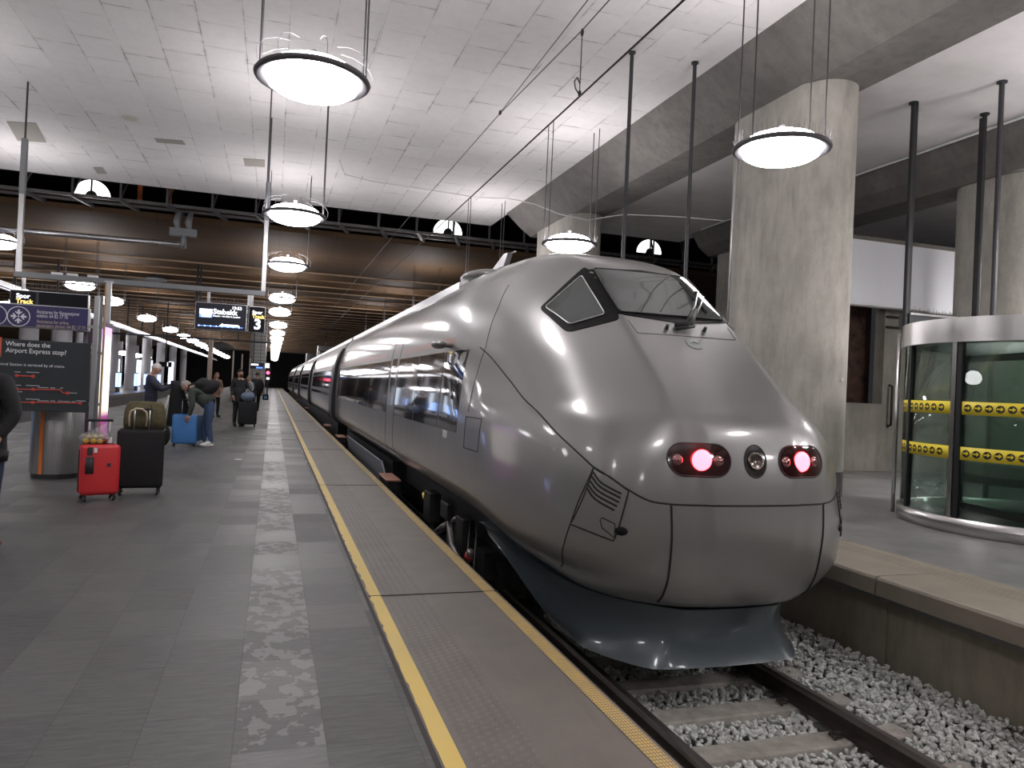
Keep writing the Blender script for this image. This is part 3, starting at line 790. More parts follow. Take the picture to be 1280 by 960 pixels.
# --- running gear
b=MB(); b.box(TC-1.05,TC+1.05,7.3,CAR1_END,-.2,.13)
b.box(TC-1.3,TC-1.0,13.5,CAR1_END-3,-.45,.15).box(TC-1.25,TC+1.25,26,104,-.4,.2)
b.build('underframe','under',train)
def bogie(y,detail=True):
    b=MB(); 
    for sg in (-1,1):
        b.prism([(y-1.7,-.38),(y-1.2,-.22),(y-.5,-.22),(y-.3,-.40),(y+.3,-.40),(y+.5,-.22),(y+1.2,-.22),(y+1.7,-.38),(y+1.7,-.52),(y-1.7,-.52)],'x',TC+sg*1.02-.07,TC+sg*1.02+.07)
        for k in (-1.25,1.25): b.box(TC+sg*1.1-.12,TC+sg*1.1+.12,y+k-.16,y+k+.16,-.5,-.2)
    o=b.build('bogie_frame','under',train)
    for k in (-1.25,1.25):
        for sg in (-1,1):
            c=Vector((TC+sg*.76,y+k,-.74+.458)); T=Matrix.Rotation(PI/2,3,'Y')
            MB().lathe([(0,-.06),(.12,-.09),(.14,-.05),(.38,-.04),(.42,-.065),(.45,-.065),(.455,.065),(.42,.07),(.38,.04),(.14,.05),(.12,.09),(0,.06)],c,28,T).build('wheel','rail',o,True)
        MB().tube([(TC-.75,y+k,-.29),(TC+.75,y+k,-.29)],.08,10).build('axle','under',o,True)
    if detail:
        b=MB(); b.tube([(TC-1.28,y+.9,-.45),(TC-1.28,y+.45,-.30),(TC-1.28,y+.1,-.18)],[.035,.05,.05],10); b.tube([(TC-1.28,y+.1,-.18),(TC-1.28,y-.35,-.02)],.03,8)
        b.tube([(TC-1.3,y-.1,-.1),(TC-1.32,y-.35,-.35),(TC-1.3,y-1.0,-.5)],.04,8); b.build('damper',mat('worn_grey_damper',(.2,.19,.18),.4,.5),o,True)
        b=MB(); b.tube([(TC-1.33,y-1.0,-.45),(TC-1.33,y-1.25,-.22)],.042,10); b.build('damper',bpy.data.materials['worn_grey_damper'],o,True)
        b=MB(); b.tube([(TC-1.335,y-1.16,-.31),(TC-1.335,y-1.22,-.25)],.046,10); b.build('red_sleeve',mat('red_tag',(.6,.06,.06),.5),o,True)
        b=MB(); b.tube([(TC-1.335,y-1.02,-.43),(TC-1.335,y-1.05,-.40)],.047,10); b.tube([(TC-1.3,y+1.55,.0),(TC-1.31,y+1.45,-.05)],.03,8); b.build('yellow_sleeve',mat('yellow_tag',(.6,.5,.05),.5),o,True)
        b=MB()
        for (a,c_,d) in ((.2,-.5,.25),(-.5,-.9,.2),(-1.2,-1.6,.3),(1.3,.9,.2),(-.9,-1.3,.35)):
            b.tube([(TC-1.25,y+a,.05),(TC-1.33,y+(a+c_)/2,-.1-d),(TC-1.3,y+c_,-.45)],.011,6)
        b.build('brake_hose','black',o,True)
        b=MB(); b.box(TC-1.36,TC-1.2,y+.85,y+1.25,-.3,.1).box(TC-1.36,TC-1.3,y-.2,y+.2,-.08,.12).box(TC-1.34,TC-1.2,y-.9,y-.55,-.3,.06); b.build('equipment_box','under',o,mods=[('bevel',.01)])
bogie(9.0); bogie(22.2,False)
# step plates at the doors and perforated skirt
M['copper']=mat('brown_step_plate',(.33,.16,.11),.5,.2,noise_s=20,noise_a=.3)
for ya in (12.05,21.5): 
    MB().box(TC-1.62,TC-1.38,ya,ya+.95,-.03,.0).build('door_step','copper',train,mods=[('bevel',.008)]); MB().box(TC-1.60,TC-1.40,ya+.03,ya+.92,-.16,-.03).build('step_riser','under',train)
MB().hull8([(TC-1.40,13.3,-.33),(TC-1.37,13.3,-.33),(TC-1.37,20.5,-.25),(TC-1.40,20.5,-.25),(TC-1.50,13.6,.14),(TC-1.47,13.6,.14),(TC-1.47,20.3,.14),(TC-1.50,20.3,.14)]).build('skirt_panel',mat('light_grey_skirt',(.36,.38,.42),.4,.4,noise_s=30,noise_a=.25),train)
for ya in (27,44,61): MB().box(TC-1.62,TC-1.40,ya,ya+.9,-.03,0).build('door_step','copper',train)
# ================================================================ LAMPS
MR=mat('fill_lamp_glass',(.9,.9,.9),.4,emit=95,ecol=(1,.96,.96))
M['rim']=mat('grey_lamp_rim',(.10,.095,.105),.6); M['wire']=mat('thin_dark_cable',(.06,.058,.06),.45,.4); M['spike']=mat('pale_wire',(.16,.155,.165),.6)
def make_lamp(label,ztop,spikes,group):
    t=thing('pendant_lamp',label,'lamp',(0,0,0),0,group); R_=.63
    MB().lathe([(R_-.10,.0),(R_-.02,-.035),(R_+.01,-.02),(R_+.02,.0),(R_,.03),(R_-.09,.035),(R_-.10,0)],n=48).build('rim','rim',t,True)
    MB().lathe([(0,-.19),(.15,-.186),(.3,-.165),(.42,-.13),(.5,-.08),(.535,-.01)],n=40).build('diffuser','diff',t,True)
    MB().lathe([(.52,.03),(.50,.09),(.44,.14),(.34,.18),(.2,.205),(0,.21)],n=40).build('upper_dome','diffup',t,True)
    MB().lathe([(0,.20),(.012,.2),(.012,.27),(.04,.29),(.045,.32),(.02,.345),(0,.35)],n=12).build('finial','rim',t,True)
    for k in range(4):
        a=[.28,-.28,PI-.28,PI+.28][k]; x,y=R_*.97*math.cos(a)*.98,R_*.9*math.sin(a)
        MB().tube([(x,y,0),(x,y,ztop)],.011,6).build('suspension_cable','wire',t)
    if spikes:
        b=MB(); random.seed(5)
        if spikes=='hoop':
            for k in range(9):
                a=2*PI*k/9+random.uniform(-.1,.1)
                p=[Vector((math.cos(a)*r,math.sin(a)*r,z)) for r,z in ((.66,.02),(.68,.14),(.6,.26),(.45,.33),(.3,.35))]
                b.tube(p,.003,4)
        else:
            for k in range(60):
                a=2*PI*k/60; c,s=math.cos(a),math.sin(a); h=random.uniform(.13,.2); l=random.uniform(-.04,.05)
                b.tube([(c*.6,s*.6,.03),(c*(.62+l),s*(.62+l),h+.02)],.003,4)
        b.build('bird_spikes','spike',t)
    return t
ZL=5.0
near=make_lamp('large glowing disc lamp with grey rim hanging nearest over the left platform',ZC-ZL,'hoop','disc lamps over the left platform near its edge')
near.location=(.28,8.8,ZL)
nw=[('second disc lamp along the left platform row, above the departure board',16.2),('third disc lamp in the left platform row, seen below the second',23.3)]
ysA=[16.2,23.3]; 
for lab,y in nw:
    o=copy_tree(near); o.location=(.28 if y<20 else .26,y,ZL); o['label']=lab
far=make_lamp('small glowing disc lamp far along the left platform row under the brown vault',2.25,None,'disc lamps over the left platform near its edge')
yA=[33.1,39.9,49.5,58,66,73,80,87,94,101,108,115,122,129,136]
far.location=(.22,yA[0],ZL)
for y in yA[1:]: o=copy_tree(far); o.location=(.22-.0008*y,y,ZL)
for y in (1.2,-6.0): 
    o=copy_tree(near); o.location=(.28,y,ZL); o['label']='glowing disc lamp over the left platform behind the viewer'
rt=make_lamp('large glowing disc lamp with fine spikes hanging before the concrete pier',ZC-ZL,'spike','disc lamps over the right platform')
rt.location=(6.45,8.5,ZL)
o=copy_tree(rt); o.location=(6.41,16.0,ZL); o['label']='disc lamp hanging just above the train cab roof'
for y in (23.4,):
    o=copy_tree(rt); o.location=(6.41,y,ZL); o['label']='disc lamp over the right platform hidden behind the train'
for y in (1.2,-6.0):
    o=copy_tree(rt); o.location=(6.45,y,ZL); o['label']='glowing disc lamp over the right platform behind the viewer'
for y in (33,42,51):
    o=copy_tree(far); o.location=(6.41,y,ZL); o['label']='disc lamp over the right platform beyond the train'; o['group']='disc lamps over the right platform'
lf=make_lamp('disc lamp cut by the left edge of the picture','x' and ZC-ZL,'hoop','disc lamps over the far side of the left platform')
lf.location=(-7.45,23.9,ZL)
for y in (16,8.8,1.2,-6):
    o=copy_tree(lf); o.location=(-7.45,y,ZL); o['label']='disc lamp over the far side of the left platform, outside the picture'
f2=copy_tree(far); f2.location=(-7.63,34.1,ZL); f2['label']='disc lamp behind the track sign, largest of the receding left row under the vault'; f2['group']='disc lamps over the far side of the left platform'
yB=[(40.6,'disc lamp crossed by a thin pale post to the right of the track sign'),(51.4,'disc lamp in the left row, next after the one crossed by the post'),(62.6,'disc lamp in the left row below the brown vault, fourth from the track sign')]
for y,l in yB: o=copy_tree(f2); o.location=(-7.7,y,ZL); o['label']=l
for y in (72,80,88,95,102,109,116,123,130,137): o=copy_tree(f2); o.location=(-7.75,y,ZL); o['label']='tiny glowing disc lamp at the far end of the left row'
for (x,y) in ((12.4,7.0),(13.0,1.0),(12.4,-5),(16.9,10.2),(17.2,3)):  # unseen lamps added with stronger glow to brighten the right hall
    o=copy_tree(rt); o.location=(x,y,4.9); o['label']='added disc lamp brightening the right hall from outside the picture'; o['group']='added fill lamps over the right hall'
    for c in o.children:
        if c.name.startswith('diffuser'): c.data=c.data.copy(); c.data.materials[0]=MR
        if c.name.startswith('suspension'): c.scale=(1,1,.91)
# row over the opposite platform
for (x,y) in ((-14.4,67),(-14.4,76),(-14.6,84),(-14.6,92),(-14.8,100)):
    o=copy_tree(f2); o.location=(x,y,3.5); o['label']='small round lamp low over the opposite platform'; o['group']='lamps over the opposite platform'
    for c in o.children:
        if c.name.startswith('suspension'): c.scale=(1,1,1.62)
for (x,y) in ((-14.2,48),(-14.2,38),(-14.2,28),(-14.2,18),(-14.2,6)):
    o=copy_tree(f2); o.location=(x,y,5.0); o['label']='disc lamp over the opposite platform'; o['group']='lamps over the opposite platform'
# ================================================================ RAILS, SLEEPERS, BALLAST
def rail(x,name,label):
    t=thing('running_rail',label,'rail',(x,3,-.90))
    pr=[(x-.07,-.90),(x+.07,-.90),(x+.07,-.885),(x+.012,-.865),(x+.010,-.785),(x+.036,-.775),(x-.036,-.775),(x-.010,-.785),(x-.012,-.865),(x-.07,-.885)]
    MB().prism([(x-.07,-.90),(x+.07,-.90),(x+.07,-.885),(x+.012,-.865),(x+.011,-.785),(x-.011,-.785),(x-.012,-.865),(x-.07,-.885)],'y',-6,YF-5).build('rail_web','rail',t)
    MB().prism([(x-.036,-.785),(x+.036,-.785),(x+.036,-.755),(x+.026,-.742),(x-.026,-.742),(x-.036,-.755)],'y',-6,YF-5).build('rail_head','railtop',t)
rail(TC-.755,'','left running rail close under the yellow platform edge'); rail(TC+.755,'','right running rail running out from under the train beside the loose ballast')
slp=thing('railway_sleeper','concrete sleeper half buried in the ballast ahead of the train','sleeper',(TC,0,-1.0),0,'sleepers under the track')
MB().hull8([(TC-1.3,-.14,-1.12),(TC+1.3,-.14,-1.12),(TC+1.3,.14,-1.12),(TC-1.3,.14,-1.12),(TC-1.28,-.11,-.905),(TC+1.28,-.11,-.905),(TC+1.28,.11,-.905),(TC-1.28,.11,-.905)]).build('sleeper_block','sleeper',slp,mods=[('bevel',.012)])
for sx in (TC-.755-.13,TC-.755+.13,TC+.755-.13,TC+.755+.13):
    b=MB(); c=[(sx+.045*math.cos(a*PI/5),.03*math.sin(a*PI/5)*1.4,-.885+.006*(a%2)) for a in range(9)]
    b.tube(c,.011,6); b.tube([(sx-.05,-.05,-.89),(sx+.04,.05,-.88)],.011,6); b.build('rail_clip','rail',slp,True)
ys=[2.05+.6*k for k in range(14)]
slp.location=(TC,ys[0],-1.0)
SL=['concrete sleeper at the bottom edge of the picture, nearest the viewer']+[None]*13
for k,y in enumerate(ys[1:],1):
    o=copy_tree(slp); o.location=(TC,y,-1.0)
    o['label']='concrete sleeper number %d counted from the picture bottom, in the ballast between the rails'%(k+1) if k<6 else 'concrete sleeper hidden in shadow beneath the train'
random.seed(11)
def ballast():
    base=bmesh.new(); bmesh.ops.create_icosphere(base,subdivisions=1,radius=1)
    co=[v.co.copy() for v in base.verts]; fa=[[v.index for v in f.verts] for f in base.faces]
    V=[];Fc=[]
    def stone(x,y,z,s):
        T=Matrix.Rotation(random.uniform(0,6.3),3,Vector((random.gauss(0,1),random.gauss(0,1),random.gauss(0,1))).normalized())
        sc=Vector((random.uniform(.7,1.3),random.uniform(.6,1.05),random.uniform(.45,.8)))
        n0=len(V); jit=[random.uniform(.72,1.2) for _ in co]
        for c,j in zip(co,jit): 
            p=Vector((c.x*sc.x,c.y*sc.y,c.z*sc.z))*s*j; p=T@p; V.append((x+p.x,y+p.y,z+p.z))
        for f in fa: Fc.append([n0+i for i in f])
    def h(x):
        if x>4.75: return -.93+ (x-4.75)*.12
        return -.945
    y=2.3
    while y<9.2:
        x=1.85
        while x<5.46:
            st=.046 if y<7.5 else .07
            xx=x+random.uniform(-.02,.02); yy=y+random.uniform(-.02,.02)
            onS=min(abs(yy-s) for s in ys)<.125 and TC-1.3<xx<TC+1.3
            dr=min(abs(xx-(TC-.755)),abs(xx-(TC+.755)))
            if not onS and dr>.09:
                stone(xx,yy,h(xx)+random.uniform(-.015,.018),random.uniform(.022,.04))
                if xx>4.35 and random.random()<.5: stone(xx,yy,h(xx)+.035,random.uniform(.02,.038))
            elif onS and xx>TC+1.05 and random.random()<.10: stone(xx,yy,-.885,random.uniform(.018,.028))
            x+=st
        y+=.046 if y<7.5 else .07
    me=bpy.data.meshes.new('ballast'); me.from_pydata(V,[],Fc); me.update()
    o=finish('ballast',me,'ballast'); return tag(o,'loose grey crushed stone ballast around the rails and sleepers','ballast',kind='stuff')
ballast()
# ================================================================ OVERHEAD LINES
def wire(name,label,pts,r,m='wire',cat='wire'):
    o=MB().tube(pts,r,6).build(name,m,None,True); return tag(o,label,cat)
wire('contact_wire','long straight overhead contact wire running above the train',[(3.45,-6,5.24),(3.45,60,5.15)],.012)
wire('messenger_wire','upper overhead wire that drops to a clamp above the contact wire',[(3.45,1,6.0),(3.45,8.49,6.05),(3.45,12.0,6.22),(3.45,20,6.3),(3.45,60,6.3)],.008)
wire('stay_wire','thin overhead wire joining the upper wire at a small clamp',[(3.45,4,6.42),(3.45,8.35,6.36),(3.45,12.0,6.23)],.008)
t=thing('wire_dropper','short vertical dropper with a cable loop linking the two overhead wires','wire',(3.45,8.49,5.24))
MB().tube([(3.45,8.49,6.05),(3.45,8.49,5.22)],.007,6).build('dropper_cable','wire',t)
MB().tube([(3.45,8.49,5.24),(3.38,8.46,5.30),(3.36,8.45,5.38),(3.40,8.46,5.44),(3.45,8.49,5.38)],.009,6).build('cable_loop','black',t,True)
b=MB(); b.ball((3.45,8.49,6.02),.02,.03,.05); b.build('upper_clamp','black',t,True); MB().ball((3.45,8.49,5.26),.02,.03,.04).build('lower_clamp','black',t,True)
tag(MB().ball((3.45,12.0,6.23),.025,.06,.04).build('wire_clamp','black',None,True),'small dark clamp where two thin overhead wires meet','clamp')
# white loose cable across the ceiling
def zc(x,y,z=ZC-.03):
    d=pray(x,y); t=(z-EYE.z)/d.z; return EYE+d*t
P=[zc(488,0),zc(470,62),zc(452,105),zc(436,160),zc(424,200),zc(430,218),zc(470,228),zc(540,238),zc(595,247),zc(632,248)]
wire('loose_cable','white loose cable curving down across the ceiling boards behind the nearest lamp',P,.013,mat('white_cable',(.68,.68,.68),.5),'cable')
def gz(x,y,Y):
    d=pray(x,y); t=(Y-EYE.y)/d.y; return EYE+d*t
wire('loose_cable','white cable sagging beneath the concrete beam above the train cab',[zc(632,248),gz(640,249,21.5),gz(668,255,20.2),gz(700,268,20.2),gz(735,275,20.2),gz(780,268,19.6),gz(850,271,18.5),gz(905,276,17.5)],.016,bpy.data.materials['white_cable'],'cable')
# ================================================================ HANGING RODS
def rod(x,y,z0,z1,r,label,m='darksteel'):
    t=thing('hanging_rod',label,'rod',(x,y,z0)); MB().tube([(x,y,z0),(x,y,z1)],r,12).build('rod',m,t); MB().lathe([(0,z1-.03),(r*1.9,z1-.03),(r*1.9,z1),(0,z1)],(x,y,0),16).build('ceiling_collar',m,t)
rod(5.89,12.07,2.3,ZC,.035,'black ceiling rod dropping behind the train windscreen, nearer the middle')
rod(7.13,11.98,2.3,ZC,.035,'black ceiling rod dropping behind the train, right beside the concrete pier')
rod(11.32,11.05,2.75,7.35,.045,'left of the three black rods above the revolving door','black')
rod(12.95,10.92,2.75,7.35,.045,'middle of the three black rods above the revolving door','black')
rod(11.92,9.74,2.70,7.35,.045,'right of the three black rods above the revolving door')
# ================================================================ ROOF TRUSS, LUNETTES
t=thing('roof_truss','dark steel lattice truss in the gap between the ceiling and the brown vault','truss',(0,28,7.3))
M['truss']=mat('grey_truss_steel',(.10,.095,.095),.5,.3)
MB().box(-40,28,28.0,28.12,7.35,7.45).build('lower_chord','truss',t); MB().box(-40,28,28.0,28.12,9.3,9.4).build('upper_chord','truss',t)
MB().box(-40,28,28.5,28.62,7.30,7.38).build('lower_chord','truss',t)
x=-11.0; k=0
while x<24:
    MB().tube([(x,28.06,7.4),(x,28.06,9.35)],.045,6).build('vertical_strut','truss',t)
    MB().tube([(x,28.06,7.4),(x+.35,29.2,9.35)],.035,6).build('diagonal_strut','truss',t)
    MB().hull8([(x-.06,27.7,7.30),(x+.06,27.7,7.30),(x+.5,28.9,7.2),(x+.38,28.9,7.2),(x-.06,27.7,7.38),(x+.06,27.7,7.38),(x+.5,28.9,7.3),(x+.38,28.9,7.3)]).build('foot_bracket','alu' if k%1 else 'truss',t)
    x+=1.45; k+=1
M['lun']=mat('lit_lunette',(1,1,1),.5,emit=3.0,ecol=(1,.97,.97))
for (x,z,l) in ((-6.71,8.02,'glowing half round lamp in the dark roof gap above the left signs'),(6.83,8.12,'glowing half round lamp in the dark roof gap over the middle of the train'),(16.47,8.25,'glowing half round lamp in the dark roof gap left of the pier')):
    t=thing('half_round_lamp',l,'lamp',(x,31,z),0,'half round lamps in the roof gap')
    pts=[(x+.62*math.cos(PI*k/20),z+.62*math.sin(PI*k/20)) for k in range(21)]; pin=[(x+.2*math.cos(PI*k/10),z+.22*math.sin(PI*k/10)) for k in range(11)][::-1]
    MB().prism(pts+pin,'y',31,31.08).build('lamp_glass','lun',t)
    MB().prism([(x+.2*math.cos(PI*k/10),z+.22*math.sin(PI*k/10)) for k in range(11)],'y',30.95,31.05).build('lamp_hub','truss',t)
    MB().box(x-.03,x+.03,30.9,30.98,z-.3,z+1.7).build('lamp_bracket','truss',t)
for (x,y,l) in ((-5.0,30.4,'orange vertical marker board in the roof gap, left one'),(-4.0,30.4,'orange red vertical marker board in the roof gap, right one')):
    tag(MB().box(x-.08,x+.08,y,y+.05,7.6,9.2).build('marker_board',mat('orange_marker',(.5,.13,.03),.6)),l,'board')
# long galvanised duct in front of the vault with its bracket box
def gz(x,y,Y):
    d=pray(x,y); t=(Y-EYE.y)/d.y; return EYE+d*t
t=thing('galvanised_pipe','long grey pipe hung across the front of the brown vault','pipe',(-6,28.3,6.2))
a=gz(20,288,28.3); c=gz(229,306,28.3)
MB().tube([(a.x-6,28.3,a.z-.06),a,c],.10,12).build('pipe','alu',t,True)
MB().tube([c+Vector((0,0,-.12)),c+Vector((0,0,.42))],.10,12).build('pipe_end','steelpaint',t,True)
MB().box(c.x-.45,c.x+.42,28.2,28.42,c.z+.3,c.z+.56).build('junction_box','steelpaint',t)
for k in (-.2,.18): MB().tube([c+Vector((k,0,.5)),c+Vector((k-.05,0,.78)),c+Vector((k+.02,0,1.15))],[.08,.12,.09],10).build('pipe_clamp','steelpaint',t,True)
# patched squares and round detector on the ceiling
M['patch']=mat('bare_ceiling_board',(.30,.28,.25),.9)
for i,(q,l) in enumerate(((((8,153),(45,155),(58,179),(22,177)),'bare beige square in the ceiling boards at the left edge'),(((193,174),(228,177),(232,182),(196,179)),'narrow bare strip in the ceiling boards above the roof gap'),(((304,199),(331,201),(331,210),(306,208)),'bare square in the ceiling boards left of the hanging pole'),(((116,210),(128,210),(134,218),(122,218)),'small bare square at the edge of the ceiling boards'))):
    c=[zc(*p) for p in q]; tag(MB().prism([(p.x,p.y) for p in c],'z',ZC-.012,ZC+.01).build('ceiling_patch','patch'),l,'panel')
c=zc(163,149); tag(MB().lathe([(0,-.05),(.14,-.045),(.19,-.02),(.2,0)],(c.x,c.y,ZC),24).build('smoke_detector',mat('cream_plastic',(.5,.48,.4),.5),None,True),'round cream detector on the white ceiling boards','detector')
# ================================================================ SIGNS
M['sign_black']=mat('sign_black_face',(.006,.006,.010),.5,spec=.2); M['navy']=mat('navy_sign_face',(.022,.018,.06),.35,emit=.10,ecol=(.09,.075,.26))
M['screen']=mat('dark_screen_glow',(.004,.005,.012),.4,emit=.02,ecol=(.05,.06,.25))
M['wlit']=mat('lit_white_letters',(.9,.9,.9),.5,emit=1.5,ecol=(.9,.92,1)); M['ylit']=mat('lit_yellow_letters',(.9,.7,.2),.5,emit=1.3,ecol=(1,.72,.2))
M['blit']=mat('lit_blue',(.2,.4,.9),.5,emit=1.6,ecol=(.12,.28,.9)); M['wtext']=mat('white_print',(.75,.76,.78),.6); M['gtext']=mat('pale_yellow_print',(.55,.47,.33),.6)
M['orange']=mat('orange_red_print',(.65,.13,.06),.5); M['charcoal']=mat('charcoal_board',(.045,.052,.058),.18,coat=.4)
GY=18.5
def gz(x,y,Y): 
    d=pray(x,y); t=(Y-EYE.y)/d.y; return EYE+d*t
# gantry
t=thing('sign_gantry','grey hanging steel frame with a long crossbar carrying the track signs','frame',(-2.8,GY,3.57))
MB().box(-5.4,-.26,GY-.06,GY+.06,3.50,3.62).build('crossbar','steelpaint',t,mods=[('bevel',.01)])
for x,zt in ((-5.33,6.5),(-.31,6.2)):
    MB().box(x-.05,x+.05,GY-.05,GY+.05,3.5,5.3).build('hanger_post','alu',t,mods=[('bevel',.008)])
    MB().box(x-.055,x+.055,GY-.055,GY+.055,5.3,zt).build('hanger_post','steelpaint',t)
    MB().tube([(x,GY,zt-.1),(x,GY,ZC)],.02,6).build('hanger_rod','darksteel',t)
for x in (-5.22,-1.5,-.62,-.55): MB().box(x-.03,x+.03,GY-.03,GY+.03,3.25,3.5).build('sign_bracket','alu',t)
for x in (-4.7,-4.4,-4.0): MB().box(x,x+.2,GY-.05,GY+.05,3.62,3.67).build('cable_clip','wtext',t)
def spikes(parent,x0,x1,y,z,n,h=.12,yy=0):
    b=MB(); random.seed(n)
    for k in range(n):
        x=x0+(x1-x0)*(k+.5)/n; b.tube([(x,y,z),(x+random.uniform(-.03,.03),y+random.uniform(-.03,.03),z+h*random.uniform(.7,1.2))],.004,4)
    return b.build('bird_spikes','spike',parent)
def panel(t,x0,x1,y,z0,z1,m,d=.14,name='sign_face'):
    MB().box(x0,x1,y,y+d,z0,z1).build('housing','alu',t,mods=[('bevel',.012)])
    MB().box(x0+.015,x1-.015,y-.006,y+.004,z0+.015,z1-.015).build(name,m,t)
# departure board
a=gz(245,378,GY); c=gz(309,414,GY); x0,x1,z0,z1=a.x,c.x-.02,2.62,3.25
t=thing('departure_board','black electronic departure board showing Stabekk and the time','display',((x0+x1)/2,GY,z0))
panel(t,x0,x1,GY-.12,z0,z1,'screen'); yy=GY-.13
W=x1-x0; H=z1-z0
def bx(a0,a1,b0,b1,m,name): MB().box(x0+W*a0,x0+W*a1,yy-.003,yy,z0+H*b0,z0+H*b1).build(name,m,t)
bx(.085,.33,.57,.76,'wlit','time_panel'); bx(.085,.33,.45,.57,'blit','time_panel')
text_mesh('19:53',.10,'clock_text','wlit',t,tf(x0+W*.70,yy,z0+H*.80),depth=.002,bold=.002)
text_mesh('Stabekk',.165,'destination_text','wlit',t,tf(x0+W*.345,yy,z0+H*.60),depth=.002,bold=.004)
text_mesh('Skøyen - via Oslo S, Lysaker',.052,'via_text','wlit',t,tf(x0+W*.345,yy,z0+H*.50),depth=.002,bold=.001)
text_mesh('20:00',.095,'time_text','wlit',t,tf(x0+W*.12,yy-.004,z0+H*.46),depth=.002,bold=.002)
bx(.06,.93,.13,.155,'blit','route_line')
for k in range(8): bx(.08+.11*k,.095+.11*k,.12,.17,'wlit','route_mark')
b=MB(); b.prism([(x0+W*.47,z0+H*.165),(x0+W*.87,z0+H*.165),(x0+W*.86,z0+H*.215),(x0+W*.82,z0+H*.235),(x0+W*.55,z0+H*.235),(x0+W*.53,z0+H*.27),(x0+W*.51,z0+H*.235)],'y',yy-.004,yy); b.build('train_icon','wlit',t)
spikes(t,x0,x1,GY-.05,z1,26)
x2=x1+.03; x3=gz(331,414,GY).x
t=thing('track_sign','black sign reading Spor Track 3 at the right end of the departure board','sign',((x2+x3)/2,GY,z0),0)
panel(t,x2,x3,GY-.12,z0,z1-.01,'sign_black')
text_mesh('Spor',.115,'white_text','wlit',t,tf(x2+.09,yy,z0+.44),bold=.003); text_mesh('Track',.115,'yellow_text','ylit',t,tf(x2+.09,yy,z0+.34),bold=.003)
text_mesh('3',.33,'track_number','wlit',t,tf(x2+.13,yy,z0+.09),bold=.010)
spikes(t,x2,x3,GY-.05,z1,9)
# left track sign hung from the gantry
a=gz(15,362,GY); c=gz(112,385,GY)
t=thing('track_sign','blank black track sign with Spor and Track above the blue assistance sign','sign',((a.x+c.x)/2,GY,2.95))
panel(t,a.x,c.x,GY-.12,2.86,3.22,'sign_black'); MB().box(a.x+.49,a.x+.54,GY-.13,GY-.12,2.87,3.2).build('divider','darksteel',t)
text_mesh('Spor',.135,'white_text','wlit',t,tf(a.x+.12,yy,3.05),bold=.003); text_mesh('Track',.135,'yellow_text','ylit',t,tf(a.x+.12,yy,2.935),bold=.003)
spikes(t,a.x,c.x,GY-.05,3.22,34,.2)
# assistance sign and route board on steel posts
BY=11.5
a=gz(112,384,BY); c=gz(110,413.5,BY); sx1=a.x; sx0=gz(-30,380,BY).x; sz1=2.50; sz0=2.13
sz1=gz(56,381.5,BY).z; sz0=gz(56,411,BY).z
t=thing('assistance_sign','dark blue sign with four arrows pointing inward and assistance phone numbers','sign',((sx0+sx1)/2,BY,sz0))
panel(t,sx0,sx1,BY,sz0,sz1,'navy',.12); yy=BY-.009
def ring(cx,cz,r,w,m,name,par,y):
    b=MB(); n=32; pts=[(cx+r*math.cos(2*PI*k/n),y,cz+r*math.sin(2*PI*k/n)) for k in range(n)]; b.tube(pts,w,5,True); return b.build(name,m,par)
px=lambda x,y: gz(x,y,BY)
def text_fit(body,xa,xb,y,xh,m,parent,name,bold=0):
    """one line of sign lettering between pixel columns xa..xb with its baseline at row y and capitals xh pixels high"""
    a=px(xa,y); b_=px(xb,y); h=px(xa,y-xh).z-a.z
    o=text_mesh(body,1.0,name,m,parent,Matrix.Identity(4),bold=bold/h if h else 0,depth=.0)
    me=o.data; x0=min(v.co.x for v in me.vertices); x1=max(v.co.x for v in me.vertices)
    sx=(b_.x-a.x)/(x1-x0); sz=h/.73
    for v in me.vertices: v.co=Vector((a.x+(v.co.x-x0)*sx,yy-.001,a.z+v.co.y*sz))
    return o
cc=px(23.5,395.5); R_=.131
ring(cc.x,cc.z,R_,.006,'wtext','circle',t,yy)
cl=px(-5.5,393.6); ring(cl.x,cl.z,R_,.006,'wtext','circle',t,yy)
for k in range(4):
    a_=k*PI/2; T=Matrix.Translation((cc.x,0,cc.z))@Matrix.Rotation(a_,4,'Y')
    arrow=[(.020,0),(.055,.040),(.072,.040),(.055,.013),(.092,.013),(.092,-.013),(.055,-.013),(.072,-.040),(.055,-.040)]
    b=MB(); b.prism(arrow,'y',yy-.004,yy); 
    for v in b.b.verts: v.co=T@v.co
    b.build('arrow','wtext',t)
MB().box(cc.x-.01,cc.x+.01,yy-.004,yy,cc.z-.01,cc.z+.01).build('centre_dot','wtext',t)
text_fit('Assistanse for flypassasjerer',46,100,391.5,4.6,'wtext',t,'white_text'); text_fit('telefon: 64 82 17 70',46,85,396.5,4.6,'wtext',t,'white_text')
text_fit('Assistance for airline',46,86,403.5,4.4,'gtext',t,'yellow_text'); text_fit('passengers phone: 64 82 17 70',46,107,408.5,4.4,'gtext',t,'yellow_text')
bz1=gz(56,426,BY).z; bz0=gz(56,514.5,BY).z; bx1=gz(112,470,BY).x; bx0=bx1-1.9
t=thing('route_board','charcoal airport express route board with red line diagrams','board',((bx0+bx1)/2,BY,bz0))
MB().box(bx0,bx1,BY,BY+.05,bz0,bz1).build('board','charcoal',t,mods=[('bevel',.006)]); yy=BY-.004
text_fit('Where does the',7,63,431.8,6.0,'wtext',t,'headline',.0006); text_fit('Airport Express stop?',7,83,440,6.2,'wtext',t,'headline',.0006)
text_fit('Oslo Central Station is serviced by all trains.',-20,81.5,455.2,3.6,'wtext',t,'subtitle')
p0=px(-12,420); MB().box(px(-12,430).x,px(2,430).x,yy-.003,BY,px(1,446).z,px(1,421.5).z).build('orange_block','orange',t)
